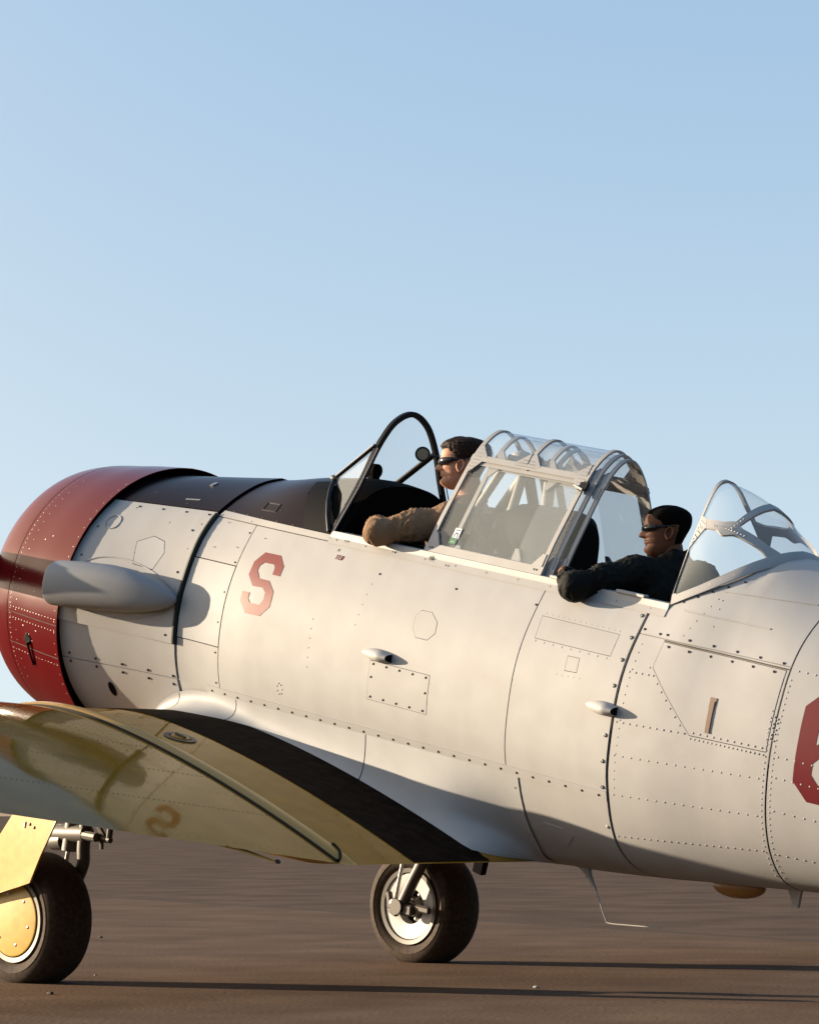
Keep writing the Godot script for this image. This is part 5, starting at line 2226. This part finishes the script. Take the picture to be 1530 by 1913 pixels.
func build_person(label: String, at: Vector3, turn: float, size: Vector3, j: Dictionary, skin: Material, hair: Material, cloth: Material, cloth_name: String, lined: float, thick: float, rough: float, tall: float, seed_: int) -> Node3D:
	var o := Node3D.new()
	o.name = free_name("person", self)
	o.transform = craft.transform
	add_child(o, true)
	tag(o, label, "person")
	# the head stays upright while the seat leans back
	var up := Vector3(-sin(PITCH), cos(PITCH), 0)
	var fwd_w := Vector3(-cos(turn), 0, sin(turn))
	var fwd := craft.transform.basis.inverse() * fwd_w
	var b := Basis(fwd * size.x, up * size.y, fwd.cross(up) * size.z)
	var xf := Transform3D(b, at)
	var g := Geo.new()
	head_mesh(g, xf, lined, 0.008 if rough > 0.5 else -0.008)
	for s in [1, -1]:
		var e: Vector3 = j.elbow[s]
		var w: Vector3 = j.wrist[s]
		var d := (w - e).normalized()
		var hd: Vector3 = j.hand[s]
		var upn: Vector3 = (Vector3.UP - hd * hd.y).normalized()
		var bones := [[w - d * 0.12, w, 0.036, 0.027], [w, w + hd * 0.04, 0.026, 0.022]]
		bones.append_array(hand_bones(w + hd * 0.012, hd, upn, hd.cross(upn) * float(s)))
		add_geo(g, blob(bones, 0.0042, 0.008))
	part("body", g, skin, o, 75)
	g = Geo.new()
	var rows := []
	for i in 9:
		var y := lerpf(0.0525, 0.0745, i / 8.0)
		var r := PackedVector3Array()
		for k in 21:
			var a := lerpf(-15.0, 15.0, k / 20.0)
			var edge := 1.0 - pow(absf(a) / 15.0, 2.0)
			var yy := lerpf(0.0645, y, maxf(edge, 0.05))
			r.append(xf * head_pt(yy, a, 1.0, 0.0006 * edge - 0.0004, 0.0))
		rows.append(r)
	g.grid(rows)
	part("lips", g, M.lip_red, o, 75)
	part("hair", hair_mesh(xf, thick, seed_, rough), hair, o, 80)
	if rough > 0.5:
		var rng := RandomNumberGenerator.new()
		rng.seed = seed_
		g = Geo.new()
		for k in 1700:
			var y := lerpf(0.10, 0.234, sqrt(rng.randf()))
			var a := rng.randf_range(-180, 180)
			if absf(a) < 62 and y < 0.192 or absf(a) < 105 and y < 0.15:
				continue
			var p := head_pt(y, a, 0.0, thick * 0.75, 0.0)
			var q := head_pt(y, a, 0.0, thick * 0.75 + 0.01, 0.0)
			var nn := (q - p).normalized()
			var lay := Vector3(-0.9 + 0.5 * smoothstep(60, 10, absf(a)), -0.25 + 0.9 * smoothstep(60, 20, absf(a)) * smoothstep(0.19, 0.21, y), rng.randf_range(-0.4, 0.4))
			lay = (lay - nn * lay.dot(nn) * 0.8).normalized()
			var across := nn.cross(lay).normalized() * 0.0011
			var tip := p + lay * rng.randf_range(0.012, 0.022) + nn * rng.randf_range(0.002, 0.007)
			var mid := p.lerp(tip, 0.5) + nn * 0.002
			var i0 := g.vert(xf * (p - across))
			g.vert(xf * (p + across)); g.vert(xf * (mid + across)); g.vert(xf * (mid - across)); g.vert(xf * tip)
			g.quad(i0, i0 + 1, i0 + 2, i0 + 3)
			g.tri(i0 + 3, i0 + 2, i0 + 4)
		var locks := part("hair_strands", g, hair, o.get_node("hair"), 30)
		locks.set_meta("kind", "stuff")
	shades(o, xf, tall)
	if rough > 0.5:
		g = Geo.new()
		var w: Vector3 = j.wrist[1]
		var d: Vector3 = (w - j.elbow[1]).normalized()
		g.lathe([[-0.011, 0.029], [-0.010, 0.033], [0.010, 0.032], [0.011, 0.028]], Transform3D(Basis(d, d.cross(Vector3.UP).normalized(), d.cross(d.cross(Vector3.UP)).normalized()), w - d * 0.012), 20)
		part("wristwatch", g, M.lens_dark, o)
	# clothes over trunk, arms and lap
	var n: Vector3 = j.neck
	var bones := [
		[n + Vector3(0.0, 0.0, 0), n + Vector3(0.02, -0.08, 0), 0.072, 0.10],
		[n + Vector3(0.03, -0.16, 0.10), n + Vector3(0.03, -0.16, -0.10), 0.125, 0.125],
		[n + Vector3(0.08, -0.40, 0.08), n + Vector3(0.08, -0.40, -0.08), 0.125, 0.125],
		[n + Vector3(0.12, -0.62, 0.09), n + Vector3(0.12, -0.62, -0.09), 0.135, 0.135],
		[n + Vector3(0.05, -0.25, 0), n + Vector3(0.10, -0.5, 0), 0.13, 0.13],
		[n + Vector3(0.10, -0.66, 0.10), n + Vector3(-0.32, -0.60, 0.13), 0.095, 0.075],
		[n + Vector3(0.10, -0.66, -0.10), n + Vector3(-0.32, -0.60, -0.13), 0.095, 0.075],
	]
	for s in [1, -1]:
		var sh: Vector3 = j.shoulder[s]
		var e: Vector3 = j.elbow[s]
		var w: Vector3 = j.wrist[s]
		bones.append([n + Vector3(0.02, -0.05, 0.05 * s), sh, 0.075, 0.072])
		bones.append([sh, sh.lerp(e, 0.5), 0.074, 0.066])
		bones.append([sh.lerp(e, 0.5), e, 0.063, 0.052])
		bones.append([e, e.lerp(w, 0.62), 0.052, 0.045])
	g = blob(bones, 0.0075, 0.045)
	rumple(g, seed_ + 3, Vector3(8, 5, 8), 0.006)
	rumple(g, seed_ + 4, Vector3(20, 8, 16), 0.0034)
	for s in [1, -1]:
		var sh: Vector3 = j.shoulder[s]
		var e: Vector3 = j.elbow[s]
		var w: Vector3 = j.wrist[s]
		creases(g, e.lerp(w, 0.45) + Vector3(0, 0.03, 0), (e - w + Vector3(0.06, 0.05, 0)).normalized(), 0.14, 0.034, 0.010, seed_)
		creases(g, sh.lerp(e, 0.62), (e - sh).normalized(), 0.13, 0.048, 0.009, seed_ + 1)
		creases(g, sh, (e - sh + Vector3(0, 0.1, 0)).normalized(), 0.13, 0.055, 0.007, seed_ + 2)
	var cl := part(cloth_name, g, cloth, o, 75)
	# collar
	g = Geo.new()
	rows = []
	for q in [[-.085, 0.080, 0.092], [-.060, 0.070, 0.080], [-.035, 0.064, 0.072], [-.030, 0.060, 0.067], [-.05, 0.062, 0.066]]:
		var r := PackedVector3Array()
		for k in 40:
			var t := TAU * k / 40
			r.append(xf * Vector3(0, (0.0 if rough > 0.5 else 0.048), 0) + b * Vector3(-0.030 + q[1] * cos(t) + (q[0] + 0.06) * -0.2, q[0] + 0.012 * cos(t * 2.0) - 0.022 * maxf(cos(t), 0), q[2] * sin(t)))
		rows.append(r)
	g.grid(rows, true)
	part("collar", g, cloth, cl, 60)
	return o


# ---------------------------------------------------------------- surroundings
func sheet(called: String, poly: PackedVector2Array, y: float, m: Material, label: String) -> void:
	var g := Geo.new()
	var idx := Geometry2D.triangulate_polygon(poly)
	for q in poly:
		g.vert(Vector3(q.x, y, q.y))
	for k in range(0, idx.size(), 3):
		var a := g.v[idx[k]]
		if (g.v[idx[k + 2]] - a).cross(g.v[idx[k + 1]] - a).y > 0:
			g.tri(idx[k], idx[k + 1], idx[k + 2])
		else:
			g.tri(idx[k], idx[k + 2], idx[k + 1])
	var o := part(called, g, m, self)
	tag(o, label, "", "", "structure")


func strip_poly(a: Vector2, b: Vector2, reach: float, d0: float, d1: float) -> PackedVector2Array:
	# a band along the line a-b, between two distances to its far side
	var t := (b - a).normalized()
	var f := Vector2(t.y, -t.x)
	return PackedVector2Array([a - t * reach + f * d0, a + t * reach + f * d0, a + t * reach + f * d1, a - t * reach + f * d1])


func build_ground() -> void:
	var joint_a := Vector2(-10.0, -7.63)
	var joint_b := Vector2(0.09, -4.59)
	sheet("field", PackedVector2Array([Vector2(-3000, -3000), Vector2(3000, -3000), Vector2(3000, 3000), Vector2(-3000, 3000)]), -0.008, M.dry_grass, "dry grass airfield running out to the horizon")
	sheet("apron_far", strip_poly(joint_a, joint_b, 900.0, 0.1, 68.0), -0.004, M.asphalt_old, "older brown asphalt lane beyond the paving joint")
	sheet("apron", strip_poly(joint_a, joint_b, 900.0, -160.0, 0.0), 0.0, M.asphalt, "brown asphalt apron under the aeroplane")
	var f := strip_poly(joint_a, joint_b, 900.0, 0.0, 0.22)
	sheet("paving_joint", f, -0.002, M.asphalt_seam, "dark paving joint across the apron")
	var tl := strip_poly(Vector2(-33.23, -26.62), Vector2(-24.1, -23.33), 300.0, -0.3, 0.3)
	for k in [1, 2]:
		tl[k] = Vector2(-24.1, -23.33) + (tl[k] - Vector2(-24.1, -23.33)).normalized() * (1.0)
	sheet("taxi_line", tl, 0.0, M.line_orange, "faded orange painted line across the far asphalt")
	for q in [[1.98, 0.05, 0.011, "pebble_grey", "tiny pale stone lying between the two wheel shadows"], [0.80, 1.85, 0.012, "pebble_dark", "flat dark crumb on the asphalt in front of the near tyre"], [-0.2, 0.74, 0.006, "pebble_grey", "small pale grit speck just right of the near tyre"], [-3.47, -2.1, 0.011, "pebble_dark", "small dark crumb behind and right of the near tyre"]]:
		var g := Geo.new()
		var rng := RandomNumberGenerator.new()
		rng.seed = int(q[0] * 100)
		g.ball(Vector3.ZERO, Vector3(q[2] * 1.3, q[2] * 0.6, q[2]), Basis(), 9, 6)
		for i in g.v.size():
			g.v[i] *= 1.0 + 0.2 * sin(g.v[i].x * 400 + g.v[i].z * 300)
		var o := part("pebble", g, M[q[3]], self, 20)
		o.position = Vector3(q[0], q[2] * 0.45, q[1])
		tag(o, q[4], "stone")


func _ready() -> void:
	# camera
	var cam := Camera3D.new()
	cam.name = "camera"
	cam.fov = 18.198
	cam.near = 0.1
	cam.far = 8000.0
	add_child(cam)
	var yaw := deg_to_rad(43.846)
	var pit := deg_to_rad(5.211)
	var eye := Vector3(11.4862, 0.8148, 10.7562)
	cam.look_at_from_position(eye, eye + Vector3(-sin(yaw) * cos(pit), sin(pit), -cos(yaw) * cos(pit)))
	# sky
	var env := Environment.new()
	env.background_mode = Environment.BG_SKY
	var sm := ProceduralSkyMaterial.new()
	sm.sky_top_color = Color(0.064, 0.136, 0.238).linear_to_srgb()
	sm.sky_horizon_color = Color(0.258, 0.299, 0.309).linear_to_srgb()
	sm.sky_curve = 0.15
	sm.ground_horizon_color = Color(0.075, 0.056, 0.042).linear_to_srgb()
	sm.ground_bottom_color = Color(0.05, 0.036, 0.026).linear_to_srgb()
	sm.sun_angle_max = 92.0
	sm.sun_curve = 0.42
	env.sky = Sky.new()
	env.sky.sky_material = sm
	env.tonemap_mode = Environment.TONE_MAPPER_LINEAR
	env.tonemap_exposure = 2.95
	env.sdfgi_enabled = true
	env.ssao_enabled = true
	env.ssil_enabled = true
	var we := WorldEnvironment.new()
	we.name = "environment"
	we.environment = env
	add_child(we)
	# low sun ahead of the nose, a little to the near side
	var sun := DirectionalLight3D.new()
	sun.name = "sun"
	sun.light_energy = 1.55
	sun.light_color = Color(1.0, 0.81, 0.58).linear_to_srgb()
	sun.light_angular_distance = 0.4
	sun.shadow_enabled = true
	add_child(sun)
	var el := deg_to_rad(12.5)
	var az := deg_to_rad(25.0)
	var to_sun := Vector3(-cos(el) * cos(az), sin(el), cos(el) * sin(az))
	sun.look_at_from_position(to_sun * 50.0, Vector3.ZERO)

	make_materials()
	make_stations()
	rear_curves()
	var g := Geo.new()
	var rows := []
	for q in [[0.0, .0046], [.0011, .0041], [.0019, .0024], [.0021, .0]]:
		var r := PackedVector3Array()
		for k in 7:
			r.append(Vector3(cos(TAU * k / 7) * q[1], q[0], sin(TAU * k / 7) * q[1]))
		rows.append(r)
	g.grid(rows, true)
	rivet_mesh = g.mesh(60)
	g = Geo.new()
	rows = []
	for q in [[0.0, .0060], [.0020, .0056], [.0026, .0036], [.0008, .003], [.0008, 0.0]]:
		var r := PackedVector3Array()
		for k in 8:
			r.append(Vector3(cos(TAU * k / 8) * q[1], q[0], sin(TAU * k / 8) * q[1]))
		rows.append(r)
	g.grid(rows, true)
	bolt_mesh = g.mesh(40)

	build_ground()

	craft = Node3D.new()
	craft.name = "aeroplane"
	craft.rotation.z = -PITCH
	add_child(craft)
	tag(craft, "silver low-wing training aeroplane with red engine cowl, yellow wings and open canopies", "aeroplane")
	build_fuselage()
	build_nose()
	build_wing(1.0)
	build_wing(-1.0)
	build_canopies()
	build_cockpit()
	build_gear(1.0)
	build_gear(-1.0)
	build_tail()

	build_person("man in khaki shirt and wraparound sunglasses in the front cockpit, elbow on the sill", Vector3(0.990, 2.530, 0.0), deg_to_rad(42), Vector3(1.12, 0.93, 1.04),
		{"neck": Vector3(1.04, 2.43, 0), "shoulder": {1: Vector3(1.14, 2.385, .20), -1: Vector3(1.08, 2.37, -.20)}, "elbow": {1: Vector3(.935, 2.283, .455), -1: Vector3(.98, 2.10, -.26)}, "wrist": {1: Vector3(.745, 2.315, .275), -1: Vector3(.74, 2.08, -.10)}, "hand": {1: Vector3(-.75, -0.1, -.65).normalized(), -1: Vector3(-1, 0, 0.1).normalized()}},
		M.skin_light, M.hair_dark, M.shirt_khaki, "shirt", 1.0, 0.015, 1.0, 0.018, 11)
	build_person("man in black jacket and sunglasses in the rear cockpit, cropped hair, arm on the sill", Vector3(2.245, 2.410, 0.0), deg_to_rad(44), Vector3(1.03, 0.90, 1.0),
		{"neck": Vector3(2.295, 2.372, 0), "shoulder": {1: Vector3(2.265, 2.315, .20), -1: Vector3(2.29, 2.315, -.20)}, "elbow": {1: Vector3(2.165, 2.232, .475), -1: Vector3(2.2, 2.0, -.26)}, "wrist": {1: Vector3(2.0, 2.275, .36), -1: Vector3(1.97, 1.98, -.10)}, "hand": {1: Vector3(-.6, -0.15, -.75).normalized(), -1: Vector3(-1, 0, 0.1).normalized()}},
		M.skin_brown, M.hair_black, M.jacket_black, "jacket", 0.3, 0.0065, 0.25, 0.0145, 23)
